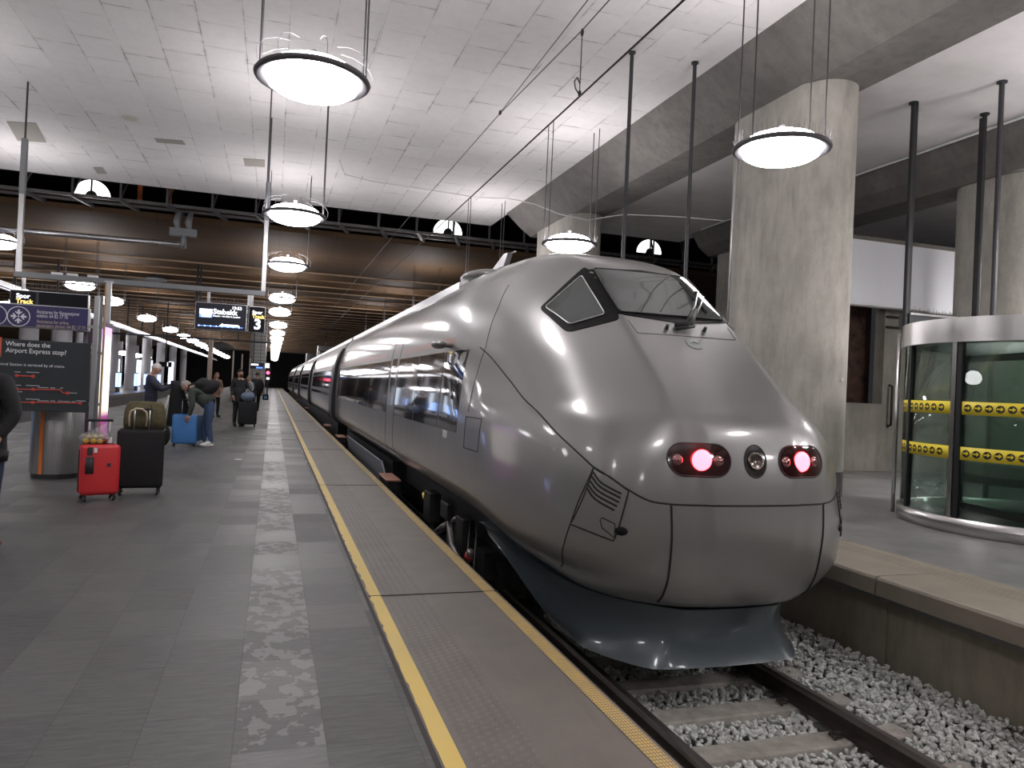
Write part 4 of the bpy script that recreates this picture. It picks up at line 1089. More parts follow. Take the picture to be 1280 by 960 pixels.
def rline(pts,nodes,name='red_route'):
    b=MB(); P=[px(*p) for p in pts]; b.tube([(p.x,yy,p.z) for p in P],.0065,5); b.build(name,mat('red_route_print',(.75,.10,.06),.6) if 'red_route_print' not in bpy.data.materials else bpy.data.materials['red_route_print'],t)
    for nn in nodes:
        p=px(*nn); ring(p.x,p.z,.017,.005,bpy.data.materials['red_route_print'],'route_stop',t,yy-.002)
rline([(20,469.6),(42,470.3)],[(20.8,469.6),(41.5,470.3)])
rline([(20,486.5),(75,487.2),(79,491.2),(86,491.4)],[(21,486.5),(41.5,486.8),(84.5,491.4)])
rline([(20,502.7),(101,504)],[(21,502.7),(41,503),(100.5,504)])
b=MB()
for (x,y,w) in ((22,465,6),(41,465.5,13),(22,481.5,7),(41,482,14),(54,484.5,11),(66,485,5),(77,485.2,3),(91,491.3,9),(22,498.5,6),(41,499,14),(54,501,12),(66,501.3,5),(76,501.7,6),(84,502,6),(92,502.2,4),(101,501.2,10),(23,489.6,8),(22,505.5,5)):
    p=px(x,y); w*=.0115/2; b.box(p.x-w,p.x+w,yy-.003,BY,p.z-.006,p.z+.006)
o=b.build('stop_names',mat('grey_small_print',(.35,.37,.40),.6),t); o['kind']='stuff'
t=thing('sign_post','tall paired metal and wooden posts carrying the assistance sign and route board','post',(-2.32,BY+.05,0))
xp=gz(116.5,470,BY).x
MB().box(xp-.03,xp+.03,BY-.02,BY+.09,0,gz(118,370,BY).z).build('metal_post','alu',t,mods=[('bevel',.006)])
MB().box(xp+.042,xp+.075,BY,BY+.04,0,gz(118,368,BY).z).build('metal_post','steelpaint',t,mods=[('bevel',.006)])
MB().box(xp+.088,xp+.115,BY,BY+.03,0,gz(118,354,BY).z).build('wooden_post',mat('tan_post',(.42,.27,.15),.5),t,mods=[('bevel',.006)])
MB().box(sx1-.02,xp+.1,BY+.02,BY+.06,sz0+.05,sz0+.09).build('sign_bracket','alu',t); MB().box(sx1-.02,xp+.1,BY+.02,BY+.06,bz1-.15,bz1-.11).build('sign_bracket','alu',t); MB().box(sx1-.02,xp+.1,BY+.02,BY+.06,bz0+.1,bz0+.14).build('sign_bracket','alu',t)
# light box with poster, seen nearly edge on
M['poster']=mat('backlit_poster',(.9,.85,.9),.4)
q=NT(M['poster']); X=q.xyz(); n=q.noise(3,q.pos,3); 
col=q.mix(q.rng(n,.45,.6,0,1),(1,.97,1),(1,.85,.55)); col=q.mix(q.rng(X[2],1.75,2.2,0,1),col,(.72,.38,.85)); col=q.mix(q.rng(X[2],.95,.8,0,1),col,(.22,.02,.16)); 
q.put(q.b.inputs['Base Color'],(.1,.1,.1)); q.put(q.b.inputs['Emission Color'],col); q.b.inputs['Emission Strength'].default_value=1.5
t=thing('poster_light_box','tall backlit purple and white poster box standing edge-on beside the sign posts','light box',(-2.69,13.5,0))
MB().box(-2.74,-2.64,12.86,14.15,.35,2.36).build('case',mat('plum_case',(.09,.05,.08),.4,.3),t,mods=[('bevel',.015)])
MB().box(-2.643,-2.634,12.95,14.06,.42,2.28).build('poster','poster',t)
MB().box(-2.73,-2.65,13.0,13.1,0,.35).build('foot','alu',t); MB().box(-2.73,-2.65,13.9,14.0,0,.35).build('foot','alu',t)
t=thing('thin_post','thin pale post rising above the poster box in front of a disc lamp','post',(-2.62,13.95,2.36)); MB().box(-2.73,-2.65,13.9,13.98,2.36,3.05).build('post','alu',t); MB().box(-2.75,-2.63,13.88,14.0,3.05,3.07).build('cap','alu',t)
# litter column
t=thing('litter_bin','round perforated steel bin with an orange stripe below the route board','bin',(-2.92,12.2,0))
m=mat('perforated_steel',(.36,.36,.36),.38,.7); q=NT(m); X=q.xyz()
at=q.m2('ARCTAN2',q.m2('SUBTRACT',X[1],12.2),q.m2('SUBTRACT',X[0],-2.92)); u=q.m2('MULTIPLY',at,.34/.022); v=q.m2('DIVIDE',X[2],.022)
fu=q.m2('SUBTRACT',q.m2('FRACT',u),.5); fv=q.m2('SUBTRACT',q.m2('FRACT',q.m2('ADD',v,q.m2('MULTIPLY',q.m2('FLOOR',u),.5))),.5)
r=q.m2('SQRT',q.m2('ADD',q.m2('MULTIPLY',fu,fu),q.m2('MULTIPLY',fv,fv))); q.put(q.b.inputs['Base Color'],q.mix(q.m2('LESS_THAN',r,.26),(.36,.36,.36),(.10,.10,.10)))
MB().lathe([(0,.07),(.33,.07),(.33,1.05),(.30,1.1),(0,1.1)],(-2.92,12.2,0),48).build('drum',m,t,True); smooth_angle(bpy.context.scene.objects[t.children[0].name])
MB().lathe([(0,0),(.31,0),(.31,.07),(0,.07)],(-2.92,12.2,0),36).build('plinth','darksteel',t)
MB().lathe([(.332,.07),(.338,.07),(.338,1.05),(.332,1.05)],(-2.92,12.2,0),6,None,-2.02,-1.86).build('orange_stripe',mat('orange_stripe',(.75,.20,.04),.5),t)
MB().lathe([(.331,.07),(.334,.07),(.334,1.05),(.331,1.05)],(-2.92,12.2,0),8,None,-2.35,-2.02).build('smooth_strip','alu',t)
# ================================================================ LUGGAGE
def soft_box(mb,w,d,h,z0,T,taper=.0):
    P=[]
    for z,k in ((z0,1),(z0+h,1-taper)):
        for (x,y) in ((-w/2,-d/2),(w/2,-d/2),(w/2,d/2),(-w/2,d/2)): P.append(T@Vector((x*k,y*k,z)))
    return mb.hull8(P)
def suitcase(name,label,loc,rot,w,d,h,color,group=None,hs=1,handle=.35,hard=True,wheel=.05,hx=.09,hm='alu'):
    t=thing(name,label,'suitcase',loc,rot,group); t.rotation_euler=(0,0,0)
    T=Matrix.Translation(loc)@Matrix.Rotation(rot,4,'Z')
    b=MB(); soft_box(b,w,d,h,wheel+.02,T); shell=b.build('shell',color,t,True,mods=[('bevel',min(.05,d*.22),4)])
    for sx in (-1,1):
        for sy in (-1,1):
            c=T@Vector((sx*(w/2-.05),sy*(d/2-.03),wheel*.55+.003)); b=MB(); R=Matrix.Rotation(PI/2+.5*sx,3,'Y')
            b.lathe([(0,-.012),(wheel*.5,-.012),(wheel*.55,0),(wheel*.5,.012),(0,.012)],c,14,R); b.tube([c,T@Vector((sx*(w/2-.06),sy*(d/2-.045),wheel+.03))],.016,8); b.build('caster','black',t,True)
    b=MB(); 
    if handle:
        for sx in (-1,1): b.tube([T@Vector((sx*hx,hs*(d/2-.05),wheel+h)),T@Vector((sx*hx,hs*(d/2-.05),wheel+h+handle))],.010,8)
        hh=b.build('telescopic_handle',hm,t,True)
        MB().tube([T@Vector((-hx-.03,hs*(d/2-.05),wheel+h+handle)),T@Vector((hx+.03,hs*(d/2-.05),wheel+h+handle))],.016,8).build('hand_grip','black',hh,True)
    return t,T,shell
M['redplastic']=mat('red_hard_shell',(.62,.03,.035),.45); M['bluehard']=mat('blue_hard_shell',(.06,.22,.55),.4); M['blackfab']=mat('black_fabric',(.010,.010,.012),.85)
t,T,sh=suitcase('suitcase','bright red hard suitcase with a clear bag of fruit tied on top',(-1.93,9.95,0),.38,.42,.25,.60,'redplastic',handle=.30,wheel=.06,hx=.11)
b=MB()
zz=[( -.212,y,z) for y,z in ((.0,.08),(.0,.64))]
P=[T@Vector(p) for p in [(-.213,.0,.12),(-.213,.0,.60),(-.18,.0,.683),(.15,.0,.683)]]
b.tube(P,.008,6); b.build('zip','darksteel',t,True)
b=MB(); b.tube([T@Vector(p) for p in [(-.12,-.128,.36),(-.12,-.165,.38),(-.12,-.165,.5),(-.12,-.128,.52)]],.017,8); b.box(-.17,-.08,-.131,-.12,.34,.54,T); b.build('side_handle','darksteel',t,True)
b=MB(); b.box(-.155,-.10,-.137,-.12,.56,.655,T); b.build('combination_lock','darksteel',t,mods=[('bevel',.005)])
b=MB(); b.box(.06,.10,-.131,-.12,.42,.46,T); b.build('badge','darksteel',t)
b=MB(); b.box(-.085,-.05,-.130,-.12,.59,.645,T@Matrix.Rotation(0,4,'Z')); b.build('sticker','wtext',t)
b=MB(); b.box(.05,.13,.02,.026,.62,.76,T); b.build('white_tag','wtext',t)
# bag of fruit on top
m=mat('clear_plastic_bag',(.55,.55,.52),.25,alpha=.28)
t=thing('fruit_bag','clear plastic bag of yellow and red apples lying on the red suitcase','bag',tuple(T@Vector((-.06,0,.685))))
b=MB(); b.ball(T@Vector((-.06,0,.76)),.17,.12,.075); 
b.tube([T@Vector((-.02,0,.78)),T@Vector((.02,.02,.86)),T@Vector((.07,.04,.93))],[.12,.05,.02],10); b.build('plastic_bag',m,t,True)
fr_=[(-.15,0,.72,'y'),(-.08,-.03,.72,'y'),(-.01,-.02,.715,'y'),(.05,0,.72,'r'),(-.11,.03,.72,'r'),(-.05,.02,.765,'g'),(-.12,0,.765,'g'),(.01,.03,.76,'g')]
MF={'y':mat('yellow_apple',(.72,.52,.05),.45),'r':mat('dark_red_apple',(.3,.03,.03),.4),'g':mat('pale_apple',(.6,.5,.25),.5)}
for i,(x,y,z,k) in enumerate(fr_):
    o=MB().ball(T@Vector((x,y,z)),.036,.036,.032,12).build('apple',MF[k],None,True)
    tag(o,{'y':'yellow apple at the bottom of the clear bag on the red suitcase','r':'dark red apple inside the clear bag on the red suitcase','g':'pale apple high in the clear bag on the red suitcase'}[k],'apple','apples in the clear bag')
t,T,sh=suitcase('suitcase','large black fabric suitcase carrying the olive holdall',(-1.56,10.45,0),.12,.54,.34,.74,'blackfab',handle=.28,wheel=.08,hx=.085,hs=-1)
b=MB(); b.box(-.13,-.075,-.156,-.15,.66,.695,T); b.build('white_label','wtext',t)
b=MB(); b.tube([T@Vector((-.27,-.15,.82)),T@Vector((.27,-.15,.82))],.006,6); b.build('piping','darksteel',t)
t=thing('holdall','olive green canvas holdall resting on the large black suitcase','bag',tuple(T@Vector((.02,0,.84))))
M['olive']=mat('olive_canvas',(.085,.072,.035),.85,noise_s=20,noise_a=.3)
b=MB()
P=[]
for z,kw,kd in ((.842,1,1),(.93,1.04,1.05),(1.06,1.0,.98),(1.15,.9,.7),(1.185,.75,.4)):
    P.append([b.b.verts.new(T@Vector((.03+.24*kw*math.copysign(abs(math.cos(a))**.5,math.cos(a)),.035+.125*kd*math.copysign(abs(math.sin(a))**.5,math.sin(a)),z+.01*math.sin(3*a)))) for a in [2*PI*k/20 for k in range(20)]])
for r0,r1 in zip(P,P[1:]):
    for k in range(20): b._f([r0[k],r0[(k+1)%20],r1[(k+1)%20],r1[k]])
b._f(P[0][::-1]); b._f(P[-1]); hb=b.build('canvas_body','olive',t,True)
b=MB(); b.tube([T@Vector(p) for p in [(-.14,-.13,.88),(-.145,-.155,1.0),(-.13,-.165,1.07),(-.07,-.175,1.105),(0,-.175,1.10),(.045,-.165,1.06),(.055,-.155,1.0),(.05,-.13,.88)]],.013,6); b.build('carry_handle',mat('cream_strap',(.5,.42,.3),.7),t,True)
b=MB(); b.tube([T@Vector(p) for p in [(.10,-.150,.86),(.11,-.155,1.02),(.10,-.12,1.15)]],.004,5); b.build('side_seam','blackfab',t)
t,T,sh=suitcase('suitcase','pale blue hard suitcase between the white haired man and the bending man',(-1.78,17.55,0),.05,.50,.26,.64,'bluehard',handle=.33,wheel=.04,hx=.07)
t,T,sh=suitcase('suitcase','dark blue suitcase with a thin black handle beside the bending man',(-1.56,18.05,0),.1,.38,.22,.60,mat('dusky_blue_case',(.08,.13,.22),.4),handle=.50,wheel=.05,hx=.16,hm='black')
t=thing('backpack','black backpack with pale straps standing left of the blue suitcase','bag',(-2.2,17.35,0))
MB().ball((-2.2,17.35,.25),.17,.13,.25).build('pack','blackfab',t,True)
MB().tube([(-2.18,17.2,.45),(-2.33,17.18,.28),(-2.30,17.18,.08),(-2.2,17.16,.02)],.022,6).build('strap',mat('pale_strap',(.6,.6,.58),.7),t,True)
MB().tube([(-2.12,17.2,.40),(-2.22,17.16,.25),(-2.21,17.16,.1)],.018,6).build('strap',bpy.data.materials['pale_strap'],t,True)
t,T,sh=suitcase('suitcase','big black suitcase under the hand of the bearded man in a black coat',(-.72,25.0,0),.1,.56,.32,.72,'blackfab',handle=.25,wheel=.06,hx=.1)
t=thing('shopping_bag','blue and grey bag lying on the black suitcase of the bearded man','bag',(-.72,25,.80)); MB().ball((-.72,24.95,.96),.22,.15,.165).build('bag_body',mat('blue_grey_bag',(.13,.17,.24),.7,noise_s=9,noise_a=.4),t,True); MB().tube([(-.8,24.9,1.08),(-.74,24.85,1.2),(-.64,24.9,1.08)],.014,6).build('carry_handle','wtext',t,True)
# bright scrap on the floor
tag(MB().prism([(-.62,14.9),(-.5,14.88),(-.49,14.98),(-.6,15.0)],'z',.0,.004).build('paper_scrap','wtext'),'small white paper scrap lying on the platform beyond the bending man','paper')
# ================================================================ PEOPLE
BASE=dict(pelvis=(0,0,.95),waist=(0,0,1.08),chest=(0,0,1.29),neckb=(0,.01,1.46),neck=(0,-.01,1.53),head=(0,-.025,1.645))
def person(label,loc,rot,pose,cols,hair,scale=1,build=1.0,look=(0,-1,0),hat=None,hair_long=False,name='person'):
    """figure facing local -Y; pose overrides joint positions"""
    J=dict(BASE); 
    for s,k in ((-1,'L'),(1,'R')):
        J.update({'sh'+k:(s*.175,.01,1.42),'el'+k:(s*.235,.03,1.15),'wr'+k:(s*.245,-.05,.90),'hip'+k:(s*.09,0,.90),'kn'+k:(s*.10,-.015,.50),'an'+k:(s*.105,.02,.10),'he'+k:(s*.105,.06,.045),'to'+k:(s*.12,-.16,.035)})
    J.update(pose); J={k:Vector(v) for k,v in J.items()}
    J={k:v for k,v in J.items() if not k.startswith('hand')}; names=list(J.keys()); names.remove('head')
    E=[('pelvis','waist'),('waist','chest'),('chest','neckb'),('neckb','neck')]
    for k in 'LR': E+=[('chest','sh'+k),('sh'+k,'el'+k),('el'+k,'wr'+k),('pelvis','hip'+k),('hip'+k,'kn'+k),('kn'+k,'an'+k),('an'+k,'to'+k)]
    names=[n for n in names if not n.startswith('he')]
    rad=dict(pelvis=.135,waist=.125,chest=.145,neckb=.085,neck=.052,sh=.075,el=.053,wr=.036,hip=.095,kn=.066,an=.048,to=.040)
    me=bpy.data.meshes.new('p'); me.from_pydata([J[n] for n in names],[(names.index(a),names.index(b)) for a,b in E],[]); me.update()
    o=bpy.data.objects.new('p',me); COL.objects.link(o)
    sm=o.modifiers.new('s','SKIN'); sm.use_smooth_shade=True
    for i,n in enumerate(names):
        r=rad.get(n) or rad[n[:-1]]; r*=build if n not in('neck',) else 1
        me.skin_vertices[0].data[i].radius=(r,r); me.skin_vertices[0].data[i].use_root=(n=='pelvis')
    ss=o.modifiers.new('u','SUBSURF'); ss.levels=2; ss.render_levels=2
    bpy.context.view_layer.update()
    m2=bpy.data.meshes.new_from_object(o.evaluated_get(bpy.context.evaluated_depsgraph_get()))
    bpy.data.objects.remove(o); bpy.data.meshes.remove(me)
    bm=bmesh.new(); bm.from_mesh(m2); bpy.data.meshes.remove(m2)
    reg={'waist':0,'chest':0,'neckb':0,'sh':0,'el':0,'wr':0,'pelvis':1,'hip':1,'kn':1,'an':1,'to':3,'neck':2}
    segs=[]
    for a,b in E:
        ka=b if b in reg else b[:-1]; segs.append((J[a],J[b],reg[ka]))
    for f in bm.faces:
        c=f.calc_center_median(); best=9;mi=0
        for a,b,r in segs:
            ab=b-a; t=max(0,min(1,(c-a).dot(ab)/ab.length_squared)); d=(c-(a+ab*t)).length
            if d<best: best=d; mi=r
        if mi==0 and c.z<J['waist'].z-.10 and (c-J['pelvis']).length<.2: mi=0
        f.material_index=mi; f.smooth=True
    # hands: palm and five fingers
    for k,s in (('L',-1),('R',1)):
        w=J['wr'+k]; d=(w-J['el'+k]).normalized(); h=pose.get('hand'+k); 
        d=Vector(h).normalized() if h else d
        sd=d.cross(Vector((0,1,0))); sd=Vector((1,0,0)) if sd.length<.1 else sd.normalized()
        fw=sd.cross(d).normalized(); fw=fw if fw.y<0 else -fw
        mb=MB(); mb.b.free(); mb.b=bm; n0=len(bm.faces)
        mb.tube([w-d*.02,w+d*.03,w+d*.085],[.028,.038,.036],8)
        for q,(o_,l) in enumerate(((-.028,.065),(-.009,.078),(.010,.072),(.028,.055))):
            b0=w+d*.08+fw*o_; mb.tube([b0,b0+d*l*.5+sd*-s*.006,b0+d*l*.85+sd*-s*.025],[.011,.010,.007],6)
        b0=w+d*.03+fw*.03; mb.tube([b0,b0+d*.03+fw*.03,b0+d*.06+fw*.035],[.014,.012,.009],6)
        bm.faces.ensure_lookup_table()
        for f in bm.faces[n0:]: f.material_index=2; f.smooth=True
    # shoes soles
    for k in 'LR':
        mb=MB(); mb.b.free(); mb.b=bm; n0=len(bm.faces); a=J['an'+k]; t_=J['to'+k]; dr=(t_-a); dr.z=0; dr.normalize(); T=dr.to_track_quat('-Y','Z').to_matrix()
        c=(a+t_)/2; c.z=.045; c=c-dr*.0
        mb.ball(c,.05,.145,.045,14,T); bm.faces.ensure_lookup_table()
        for f in bm.faces[n0:]: f.material_index=3; f.smooth=True
    # head
    mb=MB(); mb.b.free(); mb.b=bm; n0=len(bm.verts); f0=len(bm.faces); hc=J['head']; L=Vector(look).normalized(); TH=L.to_track_quat('-Y','Z').to_matrix()
    n=20; rows=[]
    for i in range(1,16):
        th=PI*i/16; row=[]
        for k2 in range(n):
            ph=2*PI*k2/n; x=math.sin(th)*math.cos(ph); y=math.sin(th)*math.sin(ph); z=-math.cos(th)
            X_=x*.076; Y_=y*.095; Z_=z*.118
            if z<0: X_*=1-.32*(-z)**1.3; Y_*=1-.18*(-z)**1.5
            if y<-.5 and z<-.45: Y_-=.010
            if y<-.85 and -.35<z<.12 and abs(x)<.3: Y_-=.024*(1-abs(x)/.3)*(1-abs(z+.18)/.4 if abs(z+.18)<.4 else 0)
            if y<-.75 and .02<z<.3 and .15<abs(x)<.55: Y_+=.008
            row.append(bm.verts.new(hc+TH@Vector((X_,Y_,Z_))))
        rows.append(row)
    tp=bm.verts.new(hc+TH@Vector((0,0,.118))); bt=bm.verts.new(hc+TH@Vector((0,-.012,-.118)))
    for a,b in zip(rows,rows[1:]):
        for k2 in range(n): bm.faces.new([a[k2],a[(k2+1)%n],b[(k2+1)%n],b[k2]])
    for k2 in range(n): bm.faces.new([rows[-1][k2],rows[-1][(k2+1)%n],tp]); bm.faces.new([rows[0][(k2+1)%n],rows[0][k2],bt])
    for sx in (-1,1): mb.ball(hc+TH@Vector((sx*.078,.005,-.01)),.012,.02,.032,8,TH)
    mb.tube([J['neck']-(hc-J['neck'])*.1,hc+TH@Vector((0,.02,-.05))],[.055,.052],12)
    bm.faces.ensure_lookup_table()
    for f in bm.faces[f0:]: f.material_index=2; f.smooth=True
    # eyes and mouth
    n1=len(bm.faces)
    for sx in (-1,1): mb.ball(hc+TH@Vector((sx*.03,-.083,.012)),.011,.006,.006,8,TH)
    mb.ball(hc+TH@Vector((0,-.088,-.062)),.022,.006,.004,8,TH)
    bm.faces.ensure_lookup_table()
    for f in bm.faces[n1:]: f.material_index=4
    bmesh.ops.recalc_face_normals(bm,faces=bm.faces[:])
    t=thing(name,label,'person',loc,0)
    G=Matrix.Translation(loc)@Matrix.Rotation(rot,4,'Z')@Matrix.Scale(scale,4)
    bm.transform(G); me=bpy.data.meshes.new('body'); bm.to_mesh(me); bm.free()
    body=finish('body',me,[cols[0],cols[1],cols[2],cols[3],M['seam']],t)
    # hair cap
    def hp(x,y,z): return G@(hc+TH@Vector((x,y,z)))
    b=MB(); n=20; rows=[]; low=-.55 if hair_long else -.12
    for i in range(9):
        row=[]
        for k2 in range(n):
            ph=2*PI*k2/n; back=.5+.5*math.sin(ph)
            zl_=.42*(1-back)+low*back*1.0
            zz=1-(1-zl_)*i/8; rr=math.sqrt(max(0,1-zz*zz)); rr=max(rr,.02)
            if zz<0: rr=1
            row.append(b.b.verts.new(hp(.087*rr*math.cos(ph),.108*rr*math.sin(ph)+.004,.13*zz+random.uniform(-.003,.003))))
        rows.append(row)
    for a,c in zip(rows,rows[1:]):
        for k2 in range(n): b._f([a[k2],a[(k2+1)%n],c[(k2+1)%n],c[k2]])
    b._f(rows[0])
    b.build('hair' if not hat else 'knitted_cap',hair,t,True,mods=[])
    if hair_long:
        b=MB(); b.tube([hp(0,.05,.0),hp(0,.08,-.12),hp(0,.09,-.26)],[.085,.085,.05],12); b.build('long_hair',hair,t,True)
    return t,G,J
SK=mat('skin',(.48,.27,.19),.55); SK2=mat('pale_skin',(.55,.33,.25),.55)
def mc(n,c,r=.85): return bpy.data.materials.get(n) or mat(n,c,r,noise_s=18,noise_a=.2)
def coat(t,G,J,col,zlo=.62,name='coat',w=.19,open_=0):
    """jacket skirt hanging from the waist"""
    b=MB(); rows=[]; n=18
    for z,k in ((1.20,.98),(1.05,.95),(.90,1.0),(.78,1.05),(zlo,1.10)):
        rows.append([b.b.verts.new(G@Vector((J['pelvis'].x+w*k*math.cos(2*PI*i/n),J['pelvis'].y+.145*k*math.sin(2*PI*i/n)+.004*math.sin(5*i),z))) for i in range(n)])
    for a,c in zip(rows,rows[1:]):
        for i in range(n): b._f([a[i],a[(i+1)%n],c[(i+1)%n],c[i]])
    b._f(rows[-1]); b._f(rows[0][::-1])
    return b.build(name,col,t,True)
# A: cut by the left edge, walking, seen from the side
BLK=mc('black_cloth',(.012,.012,.014)); NAVY=mc('navy_knit',(.035,.037,.065)); DENIM=mc('blue_denim',(.05,.085,.17)); DDEN=mc('dark_denim',(.018,.024,.06))
t,G,J=person('person in a black jacket and dark jeans cut off by the left picture edge',(-2.215,7.05,0),-.5,
  dict(elR=(.27,.02,1.16),wrR=(.25,-.12,.98),toR=(.13,-.17,.035),anR=(.12,.0,.09),elL=(-.27,.0,1.15),anL=(-.10,.25,.12),toL=(-.10,.10,.035),knL=(-.10,.05,.5)),
  [BLK,DDEN,SK,mc('brown_leather',(.12,.045,.02),.5)],mc('dark_hair',(.03,.02,.015)),1.0,1.12)
coat(t,G,J,BLK,.86,'jacket',.18)
# B: white haired man holding up a coat, facing right
t,G,J=person('white haired man in a navy sweater holding up a black coat',(-2.52,17.85,0),PI/2*1.0+.1,
  dict(elR=(.20,-.20,1.20),wrR=(.08,-.42,1.30),elL=(-.20,-.18,1.18),wrL=(-.06,-.40,1.27),pelvis=(0,.02,.95),waist=(0,-.02,1.08),handR=(0,-1,.3),handL=(0,-1,.3),neck=(0,-.03,1.53),head=(0,-.08,1.625)),
  [NAVY,mc('navy_trousers',(.018,.02,.035)),SK2,BLK],mc('white_hair',(.62,.60,.56)),1.02,1.22,look=(0,-1,-.45))
b=MB(); b.tube([G@(J['head']+Vector((sx*.07,-.0,.0))) if k==0 else G@(J['head']+Vector((sx*.035,-.10,-.03))) for sx in (-1,) for k in (0,1)],.004,5); b.tube([G@(J['head']+Vector((x,-.10,-.035))) for x in (-.05,0,.05)],.006,5); b.build('glasses','black',t)
# the coat he holds, hanging
t=thing('held_coat','long black coat hanging from the hands of the white haired man','coat',(-1.98,17.75,.45))
b=MB(); rows=[]; n=16
for i,(z,w,d,cx) in enumerate(((1.42,.10,.05,-2.02),(1.30,.12,.07,-1.99),(1.1,.16,.08,-1.96),(.85,.20,.09,-1.93),(.6,.24,.10,-1.91),(.42,.26,.10,-1.90))):
    rows.append([b.b.verts.new((cx+w*math.cos(2*PI*k/n)*(1+.1*math.sin(4*k)),17.72+d*math.sin(2*PI*k/n),z)) for k in range(n)])
for a,c in zip(rows,rows[1:]):
    for k in range(n): b._f([a[k],a[(k+1)%n],c[(k+1)%n],c[k]])
b._f(rows[0][::-1]); b._f(rows[-1]); b.build('coat_cloth',BLK,t,True)
b=MB(); b.tube([(-2.13,17.6,1.1),(-2.18,17.58,.85),(-2.24,17.56,.62),(-2.3,17.5,.45)],[.02,.03,.035,.03],6); b.build('pale_lining',mc('pale_lining',(.5,.48,.45)),t,True)
# C: bending man with backpack, facing left
t,G,J=person('bending man in jeans, olive grey jacket and white shoes, with black backpack',(-1.36,17.55,0),-PI/2,
  dict(pelvis=(0,.10,.90),waist=(0,.0,1.02),chest=(0,-.20,1.14),neckb=(0,-.30,1.24),neck=(0,-.35,1.27),head=(0,-.42,1.29),
   shL=(-.17,-.30,1.20),elL=(-.22,-.30,.90),wrL=(-.20,-.42,.66),shR=(.17,-.30,1.18),elR=(.22,-.26,.90),wrR=(.18,-.32,.66),
   hipL=(-.09,.08,.86),hipR=(.09,.08,.86),knL=(-.10,-.04,.48),knR=(.10,.06,.48),anL=(-.11,-.02,.10),toL=(-.13,-.20,.04),anR=(.11,.14,.10),toR=(.13,-.03,.04),handL=(0,-.3,-1),handR=(0,-.3,-1)),
  [mc('olive_grey_jacket',(.055,.068,.055)),DENIM,SK2,mc('white_shoe',(.7,.7,.7),.5)],mc('grey_hair',(.30,.27,.24)),1.02,1.18,look=(0,-1,-.8))
def gp(x,y,z): return G@Vector((x,y,z))
b=MB(); rot=G.to_3x3()@Matrix.Rotation(-.95,3,'X'); b.ball(gp(0,.03,1.26),.18,.15,.26,16,rot); b.ball(gp(0,-.10,1.34),.17,.13,.16,16,rot); bp_=b.build('backpack',BLK,t,True)
b=MB(); 
for sx in (-.14,.14): b.tube([gp(sx,-.22,1.38),gp(sx,-.36,1.30),gp(sx,-.34,1.12),gp(sx,-.15,1.02)],.02,6)
b.build('shoulder_strap',BLK,bp_,True)
b=MB(); b.tube([gp(0,.06,.94),gp(0,-.05,1.04),gp(0,-.16,1.12)],[.17,.178,.17],14); b.build('jacket_hem',mc('olive_grey_jacket',(0,0,0)),t,True)
# D: bearded man in black coat
t,G,J=person('bearded man in a black coat and cap resting his hand on a black suitcase',(-1.0,25.2,0),.35,
  dict(elR=(.25,-.05,1.17),wrR=(.33,-.22,1.0),elL=(-.23,.02,1.16),wrL=(-.22,-.12,.93)),[BLK,BLK,SK,BLK],mc('black_cap',(.012,.011,.011)),1.03,1.15,look=(.35,-1,-.05),hat=True)
coat(t,G,J,BLK,.74,'coat',.2)
b=MB(); c=J['head']; b.ball(G@(c+Vector((.02,-.045,-.075))),.062,.062,.055,12); b.build('beard',mc('dark_beard',(.035,.022,.015)),t,True)
# E: man walking away with bags
t,G,J=person('man in a dark coat walking away along the platform carrying dark bags',(-.70,36.8,0),PI+.1,
  dict(anL=(-.10,-.22,.10),toL=(-.10,-.38,.035),knL=(-.1,-.16,.5),anR=(.10,.16,.12),toR=(.10,.02,.035)),[mc('charcoal_coat',(.03,.03,.033)),BLK,SK,BLK],mc('brown_hair',(.06,.035,.02)),1.04,1.2)
coat(t,G,J,mc('charcoal_coat',(0,0,0)),.78,'coat',.21)
b=MB(); b.ball(Vector((-.55,36.5,1.22)),.18,.14,.26); b.build('shoulder_bag',BLK,t,True)
t=thing('carrier_bag','dark bag with a blue panel hanging beside the man walking away','bag',(-.25,36.7,.45)); MB().box(-.42,-.15,36.6,36.75,.56,.82).build('bag_body','blackfab',t,mods=[('bevel',.03)]); MB().tube([(-.38,36.68,.81),(-.42,36.76,.92),(-.22,36.68,.81)],.012,6).build('carry_handle','blackfab',t); MB().box(-.35,-.22,36.593,36.6,.62,.74).build('blue_panel',mc('dull_blue',(.1,.18,.3)),t)
# F: woman in tan coat
t,G,J=person('woman with long light hair and a tan coat standing behind the bending man',(-2.05,30.5,0),.5,dict(wrR=(.15,-.2,1.05),elR=(.24,-.02,1.15)),[mc('tan_coat',(.28,.18,.13)),BLK,SK2,BLK],mc('light_brown_hair',(.28,.17,.09)),.97,1.02,hair_long=True)
coat(t,G,J,mc('tan_coat',(0,0,0)),.80,'coat',.18)
# G: pale clothed person behind the suitcases
t,G,J=person('person in pale grey clothes standing behind the bearded man',(-.95,33,0),-.6,dict(wrR=(.15,-.2,1.05),elR=(.24,-.02,1.15)),[mc('pale_grey_cloth',(.38,.40,.45)),mc('grey_trousers',(.2,.2,.22)),SK2,BLK],mc('ash_hair',(.2,.16,.12)),.93,1.1)
